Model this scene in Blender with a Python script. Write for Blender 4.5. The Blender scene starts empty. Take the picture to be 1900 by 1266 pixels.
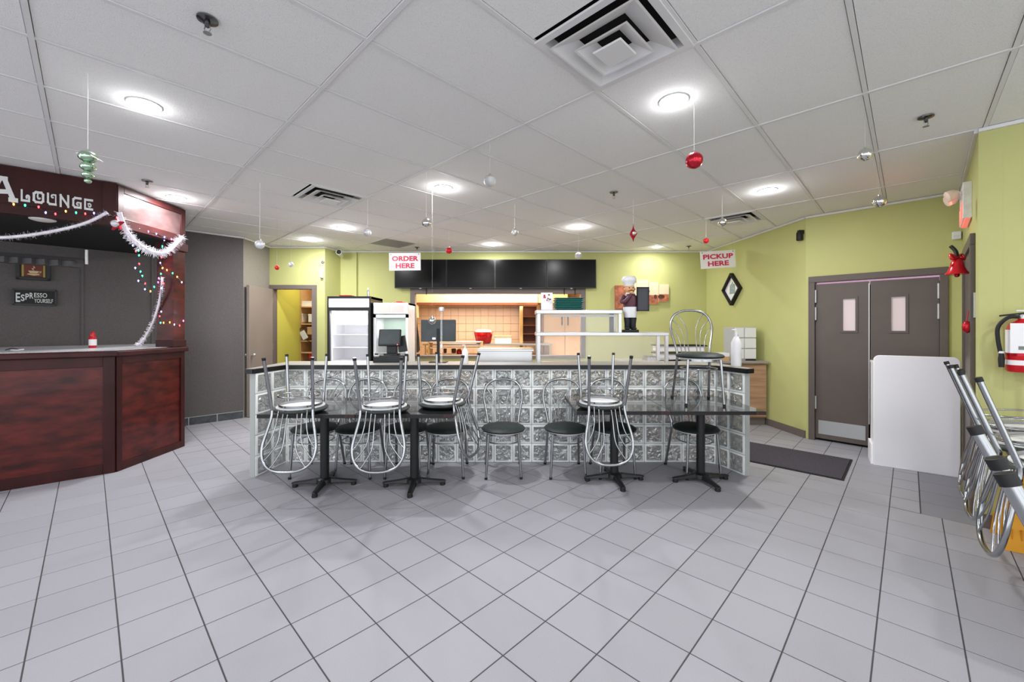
import bpy, math, random
from mathutils import Vector, Matrix
R = random.Random(7)
C = bpy.context.scene.collection
SC = bpy.context.scene
PI = math.pi

# ------------------------------------------------------------------ camera, world, exposure
H, F, HOR, CX = 1.5, 760.0, 608.0, 950.0          # eye height, focal length in px (1900 wide), horizon row, centre column
CEIL = 3.0
cam = bpy.data.cameras.new('camera'); cam.sensor_width = 36; cam.lens = 36*F/1900.0
cam.shift_y = -(633-HOR)/1900.0; cam.clip_start = .02; cam.clip_end = 100
co = bpy.data.objects.new('camera', cam); C.objects.link(co)
co.location = (0, 0, H); co.rotation_euler = (PI/2, 0, 0); SC.camera = co
SC.view_settings.view_transform = 'Standard'; SC.view_settings.look = 'None'
SC.view_settings.exposure = 0.14; SC.view_settings.gamma = 1; SC.view_settings.use_curve_mapping = False
w = bpy.data.worlds.new('daylight'); SC.world = w; w.use_nodes = True
w.node_tree.nodes['Background'].inputs[0].default_value = (.93, .96, 1, 1)
w.node_tree.nodes['Background'].inputs[1].default_value = 2.1
LAMP_W = 17.0; GLOW_W = 1.7
try:
    cy = SC.cycles; cy.max_bounces = 10; cy.diffuse_bounces = 5; cy.glossy_bounces = 4; cy.transmission_bounces = 8
    cy.transparent_max_bounces = 8; cy.sample_clamp_indirect = 4; cy.caustics_refractive = False; cy.caustics_reflective = False
    cy.use_denoising = True
except Exception: pass

# ------------------------------------------------------------------ coordinates
U = (math.cos(math.radians(45.9)), math.sin(math.radians(45.9))); V = (-U[1], U[0])     # room grid, turned 45.9 degrees
ROT_U = math.radians(45.9)
def W(u, v, z=0.0): return (u*U[0]+v*V[0], u*U[1]+v*V[1], z)
def zat(py, Y): return H-(py-HOR)/F*Y
def PX(px, py, Y): return Vector(((px-CX)/F*Y, Y, zat(py, Y)))
def ceilpt(px, py):
    Y = (CEIL-H)*F/(HOR-py); return ((px-CX)/F*Y, Y)
def hit(P, Q, px):                                   # where the sight line through column px meets the plan line PQ
    k = (px-CX)/F; dx, dy = Q[0]-P[0], Q[1]-P[1]
    t = (k*P[1]-P[0])/(dx-k*dy); L = math.hypot(dx, dy)
    return t*L, (P[0]+t*dx, P[1]+t*dy)

# ------------------------------------------------------------------ materials
def lin(c): c /= 255.0; return c/12.92 if c <= .04045 else ((c+.055)/1.055)**2.4
def rgb(r, g, b): return (lin(r), lin(g), lin(b), 1)
MATS = {}
def mat(name, col, rough=.5, metal=0, spec=.5, emit=None, estr=0, noise=None, bump=None, trans=0, ior=1.45, alpha=1, coat=0, rand=0):
    """noise=(scale, amount, detail[, stretch]) mottles the colour; bump=(scale, strength)"""
    if name in MATS: return MATS[name]
    m = bpy.data.materials.new(name); m.use_nodes = True; nt = m.node_tree; b = nt.nodes['Principled BSDF']
    if len(col) == 3: col = (*col, 1)
    b.inputs['Base Color'].default_value = col; b.inputs['Roughness'].default_value = rough
    b.inputs['Metallic'].default_value = metal; b.inputs['Specular IOR Level'].default_value = spec
    b.inputs['Transmission Weight'].default_value = trans; b.inputs['IOR'].default_value = ior
    b.inputs['Alpha'].default_value = alpha; b.inputs['Coat Weight'].default_value = coat
    if emit: b.inputs['Emission Color'].default_value = (*emit[:3], 1); b.inputs['Emission Strength'].default_value = estr
    tc = nt.nodes.new('ShaderNodeTexCoord')
    src = None
    if noise:
        n = nt.nodes.new('ShaderNodeTexNoise'); n.inputs['Scale'].default_value = noise[0]; n.inputs['Detail'].default_value = noise[2]
        if len(noise) > 3:
            mp = nt.nodes.new('ShaderNodeMapping'); mp.inputs['Scale'].default_value = noise[3]
            nt.links.new(tc.outputs['Object'], mp.inputs[0]); nt.links.new(mp.outputs[0], n.inputs['Vector'])
        else: nt.links.new(tc.outputs['Object'], n.inputs['Vector'])
        r = nt.nodes.new('ShaderNodeValToRGB'); a = noise[1]
        r.color_ramp.elements[0].position = .3; r.color_ramp.elements[1].position = .7
        r.color_ramp.elements[0].color = (*[max(0, c*(1-a)) for c in col[:3]], 1)
        r.color_ramp.elements[1].color = (*[min(1, c*(1+a)) for c in col[:3]], 1)
        nt.links.new(n.outputs['Fac'], r.inputs[0]); src = r.outputs[0]
        nt.links.new(src, b.inputs['Base Color'])
    if rand:
        oi = nt.nodes.new('ShaderNodeObjectInfo'); mr = nt.nodes.new('ShaderNodeMapRange')
        mr.inputs['To Min'].default_value = 1-rand; mr.inputs['To Max'].default_value = 1+rand*.5
        nt.links.new(oi.outputs['Random'], mr.inputs['Value'])
        mx = nt.nodes.new('ShaderNodeVectorMath'); mx.operation = 'SCALE'
        if src: nt.links.new(src, mx.inputs[0])
        else: mx.inputs[0].default_value = col[:3]
        nt.links.new(mr.outputs[0], mx.inputs['Scale']); nt.links.new(mx.outputs[0], b.inputs['Base Color'])
    if bump:
        n = nt.nodes.new('ShaderNodeTexNoise'); n.inputs['Scale'].default_value = bump[0]; n.inputs['Detail'].default_value = 3
        nt.links.new(tc.outputs['Object'], n.inputs['Vector'])
        bp = nt.nodes.new('ShaderNodeBump'); bp.inputs['Strength'].default_value = bump[1]; bp.inputs['Distance'].default_value = .01
        nt.links.new(n.outputs['Fac'], bp.inputs['Height']); nt.links.new(bp.outputs[0], b.inputs['Normal'])
    MATS[name] = m; return m

M = {}
M['tile'] = mat('floor_tile_glaze', rgb(157, 156, 163), .5, spec=.35, noise=(230, .055, 3), rand=.05)
M['tile_dark'] = mat('floor_tile_grey', rgb(130, 130, 138), .5, spec=.35, noise=(230, .06, 3), rand=.04)
M['grout'] = mat('grout', rgb(70, 68, 70), .9)
M['panel'] = mat('ceiling_board', rgb(238, 237, 236), .9, spec=.1, noise=(160, .05, 4), bump=(190, .25), rand=.02)
def pits(m):                                         # small dark fissures of the mineral board
    nt = m.node_tree; b = nt.nodes['Principled BSDF']; tc = [n for n in nt.nodes if n.type == 'TEX_COORD'][0]
    vo = nt.nodes.new('ShaderNodeTexVoronoi'); vo.inputs['Scale'].default_value = 95
    nt.links.new(tc.outputs['Object'], vo.inputs['Vector'])
    r = nt.nodes.new('ShaderNodeValToRGB'); r.color_ramp.elements[0].position = .07; r.color_ramp.elements[0].color = (.5, .5, .5, 1)
    r.color_ramp.elements[1].position = .16; r.color_ramp.elements[1].color = (1, 1, 1, 1)
    nt.links.new(vo.outputs['Distance'], r.inputs[0])
    old = b.inputs['Base Color'].links[0].from_socket
    mx = nt.nodes.new('ShaderNodeVectorMath'); mx.operation = 'MULTIPLY'
    nt.links.new(old, mx.inputs[0]); nt.links.new(r.outputs[0], mx.inputs[1]); nt.links.new(mx.outputs[0], b.inputs['Base Color'])
pits(M['panel'])
M['tbar'] = mat('ceiling_grid_white', rgb(224, 223, 223), .6)
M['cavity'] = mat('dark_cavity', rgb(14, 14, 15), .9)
M['green'] = mat('green_paint', rgb(190, 191, 128), .6, spec=.3, noise=(3, .02, 2))
M['closet'] = mat('mustard_green_paint', rgb(196, 188, 84), .6, spec=.3)
M['charcoal'] = mat('charcoal_wallcover', rgb(98, 93, 93), .85, spec=.2, noise=(60, .1, 5), bump=(90, .5))
M['taupe'] = mat('taupe_wallcover', rgb(140, 134, 126), .8, spec=.2, noise=(40, .06, 4))
M['brown'] = mat('brown_door_paint', rgb(96, 87, 82), .45, spec=.4, noise=(4, .05, 3))
M['brown_light'] = mat('warm_taupe_door', rgb(142, 130, 121), .45, spec=.4, noise=(3, .03, 3))
M['frame'] = mat('taupe_frame', rgb(110, 100, 95), .5)
M['mahog'] = mat('dark_mahogany', rgb(54, 20, 20), .4, spec=.25, noise=(6, .35, 5, (1, 1, .3)), coat=.06)
M['mahog_panel'] = mat('red_mahogany_panel', rgb(72, 21, 17), .34, spec=.32, noise=(7, .62, 12, (.7, .7, 2.2)), coat=.12)
M['mahog_sheen'] = mat('sheen_mahogany', rgb(86, 64, 64), .26, spec=.6, noise=(5, .3, 5, (1, 1, 2)), coat=.4)  # greyer tone paints the pale reflection on the canopy side panel
M['granite'] = mat('grey_granite', rgb(205, 205, 208), .3, noise=(140, .45, 5))
M['slate'] = mat('slate_base_tile', rgb(66, 70, 74), .4, noise=(14, .4, 5), rand=.15)
M['chrome'] = mat('chrome_tube', rgb(168, 170, 173), .2, metal=1)
M['steel'] = mat('brushed_stainless', rgb(190, 190, 190), .28, metal=1)
M['satin'] = mat('satin_steel', rgb(190, 192, 192), .4, metal=.7)
M['seat'] = mat('dark_green_vinyl', rgb(34, 42, 41), .55, noise=(30, .2, 3))
M['board'] = mat('grey_seat_board', rgb(228, 228, 228), .7, noise=(14, .1, 3))
M['rubber'] = mat('black_rubber', rgb(22, 22, 23), .6)
M['black'] = mat('black_powdercoat', rgb(26, 27, 29), .4)
M['laminate'] = mat('black_laminate', rgb(40, 40, 41), .14, spec=.8, noise=(20, .1, 2), coat=.6)
M['edge'] = mat('black_edge_band', rgb(20, 19, 20), .35)
M['chip'] = mat('worn_red_brown_edge', rgb(58, 32, 34), .6, noise=(60, .5, 3))
M['tv'] = mat('black_screen_glass', rgb(5, 5, 6), .24, spec=.22)
M['tvframe'] = mat('black_bezel', rgb(18, 18, 19), .35)
M['white'] = mat('white_plastic', rgb(232, 232, 234), .4)
M['podium'] = mat('white_melamine', rgb(250, 250, 255), .35)
M['whitegloss'] = mat('white_enamel', rgb(228, 230, 232), .25)
M['sign'] = mat('sign_white', rgb(240, 236, 238), .5)
M['red_text'] = mat('crimson_print', rgb(205, 52, 84), .5)
M['silver_text'] = mat('silver_lettering', rgb(214, 216, 216), .35)
M['glass'] = mat('clear_glass', (.96, .98, .97), .02, trans=1, ior=1.3)
M['fridge_glass'] = mat('door_glass', (1, 1, 1), .02, alpha=.12, spec=.6)
M['red'] = mat('red_gloss', rgb(196, 20, 34), .2, spec=.6)
M['crimson'] = mat('crimson_foil', rgb(188, 34, 52), .22, metal=.6)
M['silver'] = mat('mirror_silver', rgb(222, 222, 220), .08, metal=1)
M['silver_glit'] = mat('silver_glitter', rgb(205, 205, 206), .35, metal=.8, bump=(500, .6))
M['mint'] = mat('mint_foil', rgb(176, 204, 178), .15, metal=.9)
M['pearl'] = mat('pearl_white', rgb(216, 216, 222), .3, metal=.3)
M['thread'] = mat('white_ribbon', rgb(240, 240, 240), .4)
M['nylon'] = mat('clear_nylon', (.9, .9, .9), .2, alpha=.16)
M['mat'] = mat('charcoal_carpet', rgb(78, 75, 82), .95, spec=.1, noise=(120, .25, 4), bump=(300, .6))
M['yellow'] = mat('safety_yellow', rgb(240, 166, 16), .4)
M['ink'] = mat('black_ink', rgb(18, 16, 16), .6)
M['wood'] = mat('oak_laminate', rgb(178, 142, 112), .5, noise=(3, .25, 6, (.6, .6, 9)))
M['greytop'] = mat('grey_worktop', rgb(150, 145, 140), .4)
M['amber'] = mat('amber_wood', rgb(208, 170, 120), .5, noise=(5, .12, 4))
M['ktile'] = mat('cream_wall_tile', rgb(218, 190, 168), .3, rand=.04)
M['kgrout'] = mat('brown_grout', rgb(170, 140, 110), .9)
M['kwall'] = mat('warm_kitchen_wall', rgb(216, 186, 160), .7)
M['copper'] = mat('warm_dark_brown', rgb(112, 62, 44), .6)  # plain brown shared by shelves, jars and small trims
M['tray'] = mat('green_plastic', rgb(16, 84, 78), .35)
M['tray_rim'] = mat('green_plastic_rim', rgb(30, 112, 102), .3)
M['gun'] = mat('dark_chrome', rgb(110, 110, 112), .2, metal=1)
M['groove_grey'] = mat('groove_shade_grey', rgb(176, 178, 180), .5)  # organizer body greyed to paint the shade between its white drawers
M['cardboard'] = mat('cardboard', rgb(196, 160, 118), .8)
M['tinsel'] = mat('white_tinsel', rgb(244, 240, 248), .35)
M['wire'] = mat('dark_green_wire', rgb(24, 32, 28), .6)
M['skin'] = mat('painted_skin', rgb(214, 160, 110), .5)
M['purple'] = mat('plum_jacket', rgb(86, 44, 58), .5)
M['chalk'] = mat('chalkboard', rgb(64, 66, 72), .6)
M['denim'] = mat('dark_trousers', rgb(34, 36, 42), .6)
M['canvas_choc'] = mat('chocolate_print', rgb(176, 104, 74), .6, noise=(14, .5, 3))
M['canvas_cream'] = mat('cream_print', rgb(226, 214, 180), .6, noise=(4, .06, 2))
M['cocoa'] = mat('cocoa_print', rgb(84, 48, 36), .6, noise=(10, .3, 2))
M['glow'] = mat('lamp_diffuser', (1, 1, 1), .5, emit=(1, .98, .96), estr=14)
M['glow_off'] = mat('unlit_lamp_disc', rgb(226, 220, 214), .4)
M['fridge_in'] = mat('white_liner', rgb(244, 244, 248), .5)
M['fridge_lit'] = mat('backlit_header', rgb(250, 250, 250), .4, emit=(1, 1, 1), estr=.55)
M['led_strip'] = mat('cabinet_lamp', (1, 1, 1), .5, emit=(1, 1, 1), estr=4)
M['exit_red'] = mat('lit_exit_letters', rgb(255, 120, 110), .5, emit=(1, .25, .2), estr=.5)
M['mint_liner'] = mat('pale_green_liner', rgb(160, 190, 170), .5)
M['screen_dark'] = mat('dark_monitor', rgb(52, 58, 60), .35, noise=(6, .3, 3))
M['bag'] = mat('dark_olive_cloth', rgb(70, 62, 52), .9)
M['pane_pink'] = mat('lit_room_pane', rgb(214, 198, 198), .4, emit=(1, .92, .92), estr=.1)  # pink tint and faint glow stand in for the lit room beyond
M['pink_strip'] = mat('door_gap_light', rgb(220, 180, 200), .5, emit=(1, .55, .8), estr=.4)
for nm, c, s in (('r', (1, .05, .06), 6), ('g', (.05, 1, .45), 5), ('b', (.25, .28, 1), 7), ('o', (1, .3, .06), 6), ('p', (.9, .12, .8), 5)):
    M['led_'+nm] = mat('bulb_'+nm, (*c, 1), .4, emit=c, estr=s)
# wavy glass block: rim and figured face
def glassblock():
    m = bpy.data.materials.new('figured_glass'); m.use_nodes = True; nt = m.node_tree; b = nt.nodes['Principled BSDF']
    b.inputs['Base Color'].default_value = (.97, .985, .98, 1); b.inputs['Roughness'].default_value = .06
    b.inputs['Transmission Weight'].default_value = .93; b.inputs['IOR'].default_value = 1.46
    tc = nt.nodes.new('ShaderNodeTexCoord'); oi = nt.nodes.new('ShaderNodeObjectInfo')
    ad = nt.nodes.new('ShaderNodeVectorMath'); ad.operation = 'ADD'
    sc = nt.nodes.new('ShaderNodeVectorMath'); sc.operation = 'SCALE'; sc.inputs[0].default_value = (7, 3, 5)
    nt.links.new(oi.outputs['Random'], sc.inputs['Scale'])
    nt.links.new(tc.outputs['Object'], ad.inputs[0]); nt.links.new(sc.outputs[0], ad.inputs[1])
    n = nt.nodes.new('ShaderNodeTexNoise'); n.inputs['Scale'].default_value = 15; n.inputs['Detail'].default_value = .6; n.inputs['Distortion'].default_value = 1.6
    nt.links.new(ad.outputs[0], n.inputs['Vector'])
    bp = nt.nodes.new('ShaderNodeBump'); bp.inputs['Strength'].default_value = 1; bp.inputs['Distance'].default_value = .032
    nt.links.new(n.outputs['Fac'], bp.inputs['Height']); nt.links.new(bp.outputs[0], b.inputs['Normal'])
    out = nt.nodes['Material Output']; df = nt.nodes.new('ShaderNodeBsdfDiffuse'); df.inputs[0].default_value = (.86, .88, .87, 1)
    gl = nt.nodes.new('ShaderNodeBsdfAnisotropic'); gl.inputs['Roughness'].default_value = .05; gl.inputs[0].default_value = (.95, .97, .96, 1)
    for q in (df, gl): nt.links.new(bp.outputs[0], q.inputs['Normal'])
    m1 = nt.nodes.new('ShaderNodeMixShader'); m1.inputs[0].default_value = .5; nt.links.new(df.outputs[0], m1.inputs[1]); nt.links.new(gl.outputs[0], m1.inputs[2])
    m2 = nt.nodes.new('ShaderNodeMixShader'); m2.inputs[0].default_value = .4; nt.links.new(b.outputs[0], m2.inputs[1]); nt.links.new(m1.outputs[0], m2.inputs[2])
    nt.links.new(m2.outputs[0], out.inputs[0])
    return m
M['figured'] = glassblock()
M['rim'] = mat('clear_glass_rim', rgb(250, 253, 251), .2, trans=0, ior=1.45, spec=.7)
M['mortar'] = mat('pale_mortar', rgb(170, 174, 172), .7)

# ------------------------------------------------------------------ mesh builder
class MB:
    def __init__(s): s.v = []; s.f = []; s.mi = []; s.cur = 0
    def add(s, vs, fs):
        o = len(s.v); s.v += [tuple(p) for p in vs]; s.f += [tuple(i+o for i in f) for f in fs]; s.mi += [s.cur]*len(fs); return s
    def box(s, x0, x1, y0, y1, z0, z1):
        return s.add([(x0,y0,z0),(x1,y0,z0),(x1,y1,z0),(x0,y1,z0),(x0,y0,z1),(x1,y0,z1),(x1,y1,z1),(x0,y1,z1)],
                     [(0,3,2,1),(4,5,6,7),(0,1,5,4),(1,2,6,5),(2,3,7,6),(3,0,4,7)])
    def cbox(s, x0, x1, y0, y1, z0, z1, c):          # chamfered top and bottom
        p = []
        for z, k in ((z0, c), (z0+c, 0), (z1-c, 0), (z1, c)):
            p += [(x0+k, y0+k, z), (x1-k, y0+k, z), (x1-k, y1-k, z), (x0+k, y1-k, z)]
        f = [(3,2,1,0),(12,13,14,15)]
        for r in range(3):
            for i in range(4): a = r*4+i; b = r*4+(i+1) % 4; f.append((a, b, b+4, a+4))
        return s.add(p, f)
    def pbox(s, P, Q, s0, s1, z0, z1, d0, d1):       # box along plan line PQ; d = towards the room
        L = math.hypot(Q[0]-P[0], Q[1]-P[1]); e = ((Q[0]-P[0])/L, (Q[1]-P[1])/L); n = (e[1], -e[0])
        q = lambda a, d, z: (P[0]+e[0]*a+n[0]*d, P[1]+e[1]*a+n[1]*d, z)
        vs = [q(s0,d1,z0),q(s1,d1,z0),q(s1,d0,z0),q(s0,d0,z0),q(s0,d1,z1),q(s1,d1,z1),q(s1,d0,z1),q(s0,d0,z1)]
        return s.add(vs, [(0,3,2,1),(4,5,6,7),(0,1,5,4),(1,2,6,5),(2,3,7,6),(3,0,4,7)])
    def prism(s, poly, z0, z1):
        n = len(poly); vs = [(x, y, z0) for x, y in poly]+[(x, y, z1) for x, y in poly]
        return s.add(vs, [tuple(range(n-1, -1, -1)), tuple(range(n, 2*n))]+[(i, (i+1) % n, (i+1) % n+n, i+n) for i in range(n)])
    def xprism(s, poly, frame):                      # 2-D polygon swept: frame(a, b, depth) gives a point, depth 0..1
        n = len(poly); vs = [frame(a, b, 0) for a, b in poly]+[frame(a, b, 1) for a, b in poly]
        return s.add(vs, [tuple(range(n-1, -1, -1)), tuple(range(n, 2*n))]+[(i, (i+1) % n, (i+1) % n+n, i+n) for i in range(n)])
    def tube(s, pts, r, seg=8, closed=False):
        pts = [Vector(p) for p in pts]; n = len(pts)
        rr = r if isinstance(r, (list, tuple)) else [r]*n
        T = []
        for i in range(n):
            a = pts[(i-1) % n] if closed else pts[max(i-1, 0)]; b = pts[(i+1) % n] if closed else pts[min(i+1, n-1)]
            d = b-a; T.append(d.normalized() if d.length > 1e-9 else Vector((0, 0, 1)))
        up = Vector((0, 0, 1)) if abs(T[0].z) < .9 else Vector((1, 0, 0))
        N = (up-T[0]*up.dot(T[0])).normalized(); vs = []
        for i in range(n):
            N = (N-T[i]*N.dot(T[i])); N = N.normalized() if N.length > 1e-6 else T[i].orthogonal().normalized()
            B = T[i].cross(N)
            for k in range(seg):
                a = 2*PI*k/seg; vs.append(pts[i]+(N*math.cos(a)+B*math.sin(a))*rr[i])
        fs = []
        for i in range(n if closed else n-1):
            j = (i+1) % n
            for k in range(seg): l = (k+1) % seg; fs.append((i*seg+k, i*seg+l, j*seg+l, j*seg+k))
        if not closed: fs += [tuple(range(seg-1, -1, -1)), tuple((n-1)*seg+k for k in range(seg))]
        return s.add(vs, fs)
    def lathe(s, prof, seg=20, c=(0, 0, 0), wob=None):
        vs = []; fs = []; n = len(prof)
        for r, z in prof:
            for k in range(seg):
                a = 2*PI*k/seg; q = r*(wob(a, z) if wob else 1)
                vs.append((c[0]+q*math.cos(a), c[1]+q*math.sin(a), c[2]+z))
        for i in range(n-1):
            for k in range(seg): l = (k+1) % seg; fs.append((i*seg+k, i*seg+l, (i+1)*seg+l, (i+1)*seg+k))
        fs += [tuple(range(seg-1, -1, -1)), tuple((n-1)*seg+k for k in range(seg))]
        return s.add(vs, fs)
    def ball(s, c, r, seg=14, sq=1, wob=None):
        k = seg//2; return s.lathe([(max(r*math.sin(PI*i/k), r*.02), -r*sq*math.cos(PI*i/k)) for i in range(k+1)], seg, c, wob)
    def mesh(s, name, mats, smooth=None):
        me = bpy.data.meshes.new(name); me.from_pydata(s.v, [], s.f); me.validate()
        for m in (mats if isinstance(mats, (list, tuple)) else [mats]): me.materials.append(m)
        if any(s.mi): me.polygons.foreach_set('material_index', s.mi)
        if smooth is not None:
            me.shade_smooth(); me.set_sharp_from_angle(angle=math.radians(smooth))
        me.update(); return me
    def build(s, name, mats, parent=None, smooth=None, bevel=0, **kw):
        return link(name, s.mesh(name, mats, smooth), parent, bevel, **kw)
def link(name, me, parent=None, bevel=0, loc=None, rot=None, scale=None, kind=None, label=None):
    o = bpy.data.objects.new(name, me); C.objects.link(o); o.parent = parent
    if loc is not None: o.location = loc
    if rot is not None: o.rotation_euler = rot
    if scale is not None: o.scale = scale
    if bevel:
        b = o.modifiers.new('bevel', 'BEVEL'); b.width = bevel; b.segments = 2; b.limit_method = 'ANGLE'
    if kind: o['kind'] = kind
    if label: o['label'] = label
    return o
def thing(name, label, cat, loc=(0, 0, 0), rz=0, group=None, rot=None):
    o = bpy.data.objects.new(name, None); C.objects.link(o); o.empty_display_size = .1
    o.location = loc; o.rotation_euler = rot if rot else (0, 0, rz); tag(o, label, cat, group); return o
def tag(o, label, cat, group=None):
    o['label'] = label; o['category'] = cat
    if group: o['group'] = group
    return o
def struct(name, loc=(0, 0, 0), rz=0):
    o = bpy.data.objects.new(name, None); C.objects.link(o); o.location = loc; o.rotation_euler = (0, 0, rz); o['kind'] = 'structure'; return o
def S(o): o['kind'] = 'structure'; return o
def copy_tree(o, parent=None):
    c = o.copy(); C.objects.link(c); c.parent = parent
    for ch in list(o.children): copy_tree(ch, c)
    return c
def dup(o, loc, rot, label, group=None):
    c = copy_tree(o); c.location = loc; c.rotation_euler = rot; c['label'] = label
    if group: c['group'] = group
    return c
def smooth(pts, n=6, closed=False):
    P = [Vector(p) for p in pts]; out = []; m = len(P)
    for i in range(m if closed else m-1):
        g = (lambda k: P[k % m]) if closed else (lambda k: P[min(max(k, 0), m-1)])
        a, b, c, d = g(i-1), g(i), g(i+1), g(i+2)
        for k in range(n):
            t = k/n; out.append(.5*((2*b)+(c-a)*t+(2*a-5*b+4*c-d)*t*t+(3*b-a-3*c+d)*t**3))
    if not closed: out.append(P[-1])
    return out
def rounded(x0, x1, y0, y1, r, n=5, corners=(1, 1, 1, 1)):
    out = []
    for (cx, cy, a0, on) in ((x0+r, y0+r, PI, corners[0]), (x1-r, y0+r, 1.5*PI, corners[1]), (x1-r, y1-r, 0, corners[2]), (x0+r, y1-r, .5*PI, corners[3])):
        if on: out += [(cx+r*math.cos(a0+PI/2*k/n), cy+r*math.sin(a0+PI/2*k/n)) for k in range(n+1)]
        else: out.append((x0 if cx < (x0+x1)/2 else x1, y0 if cy < (y0+y1)/2 else y1))
    return out
def text_obj(s, name, mt, parent, O, ex, ey, height, bold=0.0, align='CENTER', depth=.002, spacing=1.0, width=None):
    """lettering standing on point O (baseline), ex along the line, ey up"""
    cu = bpy.data.curves.new('t', 'FONT'); cu.body = s; cu.size = 1; cu.align_x = align; cu.offset = bold; cu.space_character = spacing; cu.resolution_u = 3
    t = bpy.data.objects.new('t', cu); C.objects.link(t); bpy.context.view_layer.update()
    me = bpy.data.meshes.new_from_object(t.evaluated_get(bpy.context.evaluated_depsgraph_get()))
    bpy.data.objects.remove(t); bpy.data.curves.remove(cu)
    ys = [v.co.y for v in me.vertices]; xs = [v.co.x for v in me.vertices]; k = height/max(1e-6, max(ys)-min(0, min(ys)))
    kx = k if width is None else width/(max(xs)-min(xs))
    ex = Vector(ex).normalized(); ey = Vector(ey).normalized(); n = ex.cross(ey); O = Vector(O)
    for v in me.vertices:
        c = v.co.copy(); v.co = O+ex*(c.x*kx)+ey*(c.y*k)+n*depth
    me.name = name; me.materials.clear(); me.materials.append(mt)
    return link(name, me, parent)
def strip2d(pts, wd):                                # thick polyline as quads in 2-D
    q = []
    for i in range(len(pts)-1):
        a = Vector((*pts[i], 0)); b = Vector((*pts[i+1], 0)); d = (b-a).normalized(); n = Vector((-d.y, d.x, 0))*wd/2; e = d*wd/2
        q.append([(p.x, p.y) for p in (a-e-n, b+e-n, b+e+n, a-e+n)])
    return q

# ------------------------------------------------------------------ plan of the room
WL0 = (-4.46, 6.80); WLF = (WL0[0]-U[0]*6.6, WL0[1]-U[1]*6.6)
DW0, DW1 = (-4.50, 7.60), (-3.47, 7.60)
BW0, BW1 = (-3.37, 8.05), (3.82, 8.05)
D0, D1 = (3.98, 5.55), (4.95, 4.50)
R0 = (3.53, 3.10); R1 = (R0[0]-V[0]*5, R0[1]-V[1]*5)
TH = .12

# ---- floor: grout bed, tiles in the near field as parts, the rest as one
floor = S(MB().box(-9.5, 8, -3.2, 10.8, -.06, -.0018).build('floor', M['grout']))
PT = .304; TU0, TV0 = -.203, .1173
def visible(x, y, z=0):
    if y < .6: return None
    px = CX+x/y*F; py = HOR-(z-H)/y*F
    return px, py
tile_me = MB().cbox(0, PT-.006, 0, PT-.006, -.012, 0, .0015).mesh('tile', M['tile'])
cells = []
for i in range(-30, 34):
    for j in range(-34, 34):
        u0, v0 = TU0+i*PT+.003, TV0+j*PT+.003
        if u0 > 4.45 and v0 < -.15: continue
        if u0 > 4.45 and v0 < .0: continue
        x, y, _ = W(u0+PT/2, v0+PT/2)
        if not (-9 < x < 7.4 and -3 < y < 10.4): continue
        p = visible(x, y); sc = 0
        if p and -90 < p[0] < 1990 and 700 < p[1] < 1420: sc = 1/y**3*(1 if not(p[0] < -20 or p[0] > 1920 or p[1] > 1330) else .4)
        if abs(x) < 2.3 and y > 4.7: sc = 0
        cells.append((sc, u0, v0))
cells.sort(reverse=True)
for sc, u0, v0 in cells[:288]:
    link('tile', tile_me, floor, loc=W(u0, v0, 0), rot=(0, 0, ROT_U))
rest = MB()
for sc, u0, v0 in cells[288:]:
    a, b, c, d = (W(u0+p, v0+q) for p, q in ((0, 0), (PT-.006, 0), (PT-.006, PT-.006), (0, PT-.006)))
    rest.add([a, b, c, d], [(0, 1, 2, 3)])
# cut tiles beside the darker patch
for k in range(14):
    u0 = TU0+round((4.45-TU0)/PT+.49)*PT+k*PT+.003
    a, b, c, d = (W(p, q) for p, q in ((u0, -.064), (u0+PT-.006, -.064), (u0+PT-.006, TV0-.003), (u0, TV0-.003)))
    rest.add([a, b, c, d], [(0, 1, 2, 3)])
rest.build('tile_field', M['tile'], floor, kind='stuff')
dk = MB().cbox(0, .33-.006, 0, .33-.006, -.012, 0, .0015).mesh('tile', M['tile_dark'])
for k in range(8):
    for l in range(5):
        u0 = TU0+round((4.45-TU0)/PT+.49)*PT+k*.33+.003; v0 = -.07-(l+1)*.33+.003
        link('tile', dk, floor, loc=W(u0, v0, 0), rot=(0, 0, ROT_U), label='darker grey tile')

# ---- ceiling: boards in a white grid
ceiling = S(MB().box(-9.5, 8, -3.2, 10.8, 3.11, 3.16).build('ceiling', M['cavity']))
PU, PV, CU0, CV0 = 1.225, .612, -.21, .20
g = .0150
bd = MB().cbox(g, PU-g, g, PV-g, 3.005, 3.022, .002).mesh('panel', M['panel'])
hd = MB().cbox(g, PU/2-g, g, PV-g, 3.005, 3.022, .002).mesh('panel', M['panel'])
half = {(1, 1): 0, (1, 7): 0, (5, 2): 1, (3, 10): 1}
for i in range(-9, 10):
    for j in range(-12, 18):
        u0, v0 = CU0+i*PU, CV0+j*PV; x, y, _ = W(u0+PU/2, v0+PV/2)
        if not (-8.2 < x < 6.2 and -2.6 < y < 8.5): continue
        if x < -6.9 and y > 4.2: continue
        if (i, j) in half: link('panel', hd, ceiling, loc=W(u0+half[i, j]*PU/2, v0), rot=(0, 0, ROT_U))
        else: link('panel', bd, ceiling, loc=W(u0, v0), rot=(0, 0, ROT_U))
def bar(name, a, b, wd, z0=2.999, z1=3.02):
    d = Vector((b[0]-a[0], b[1]-a[1], 0)); L = d.length
    MB().box(0, L, -wd/2, wd/2, z0, z1).build(name, M['tbar'], ceiling, loc=(a[0], a[1], 0), rot=(0, 0, math.atan2(d.y, d.x)))
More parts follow.
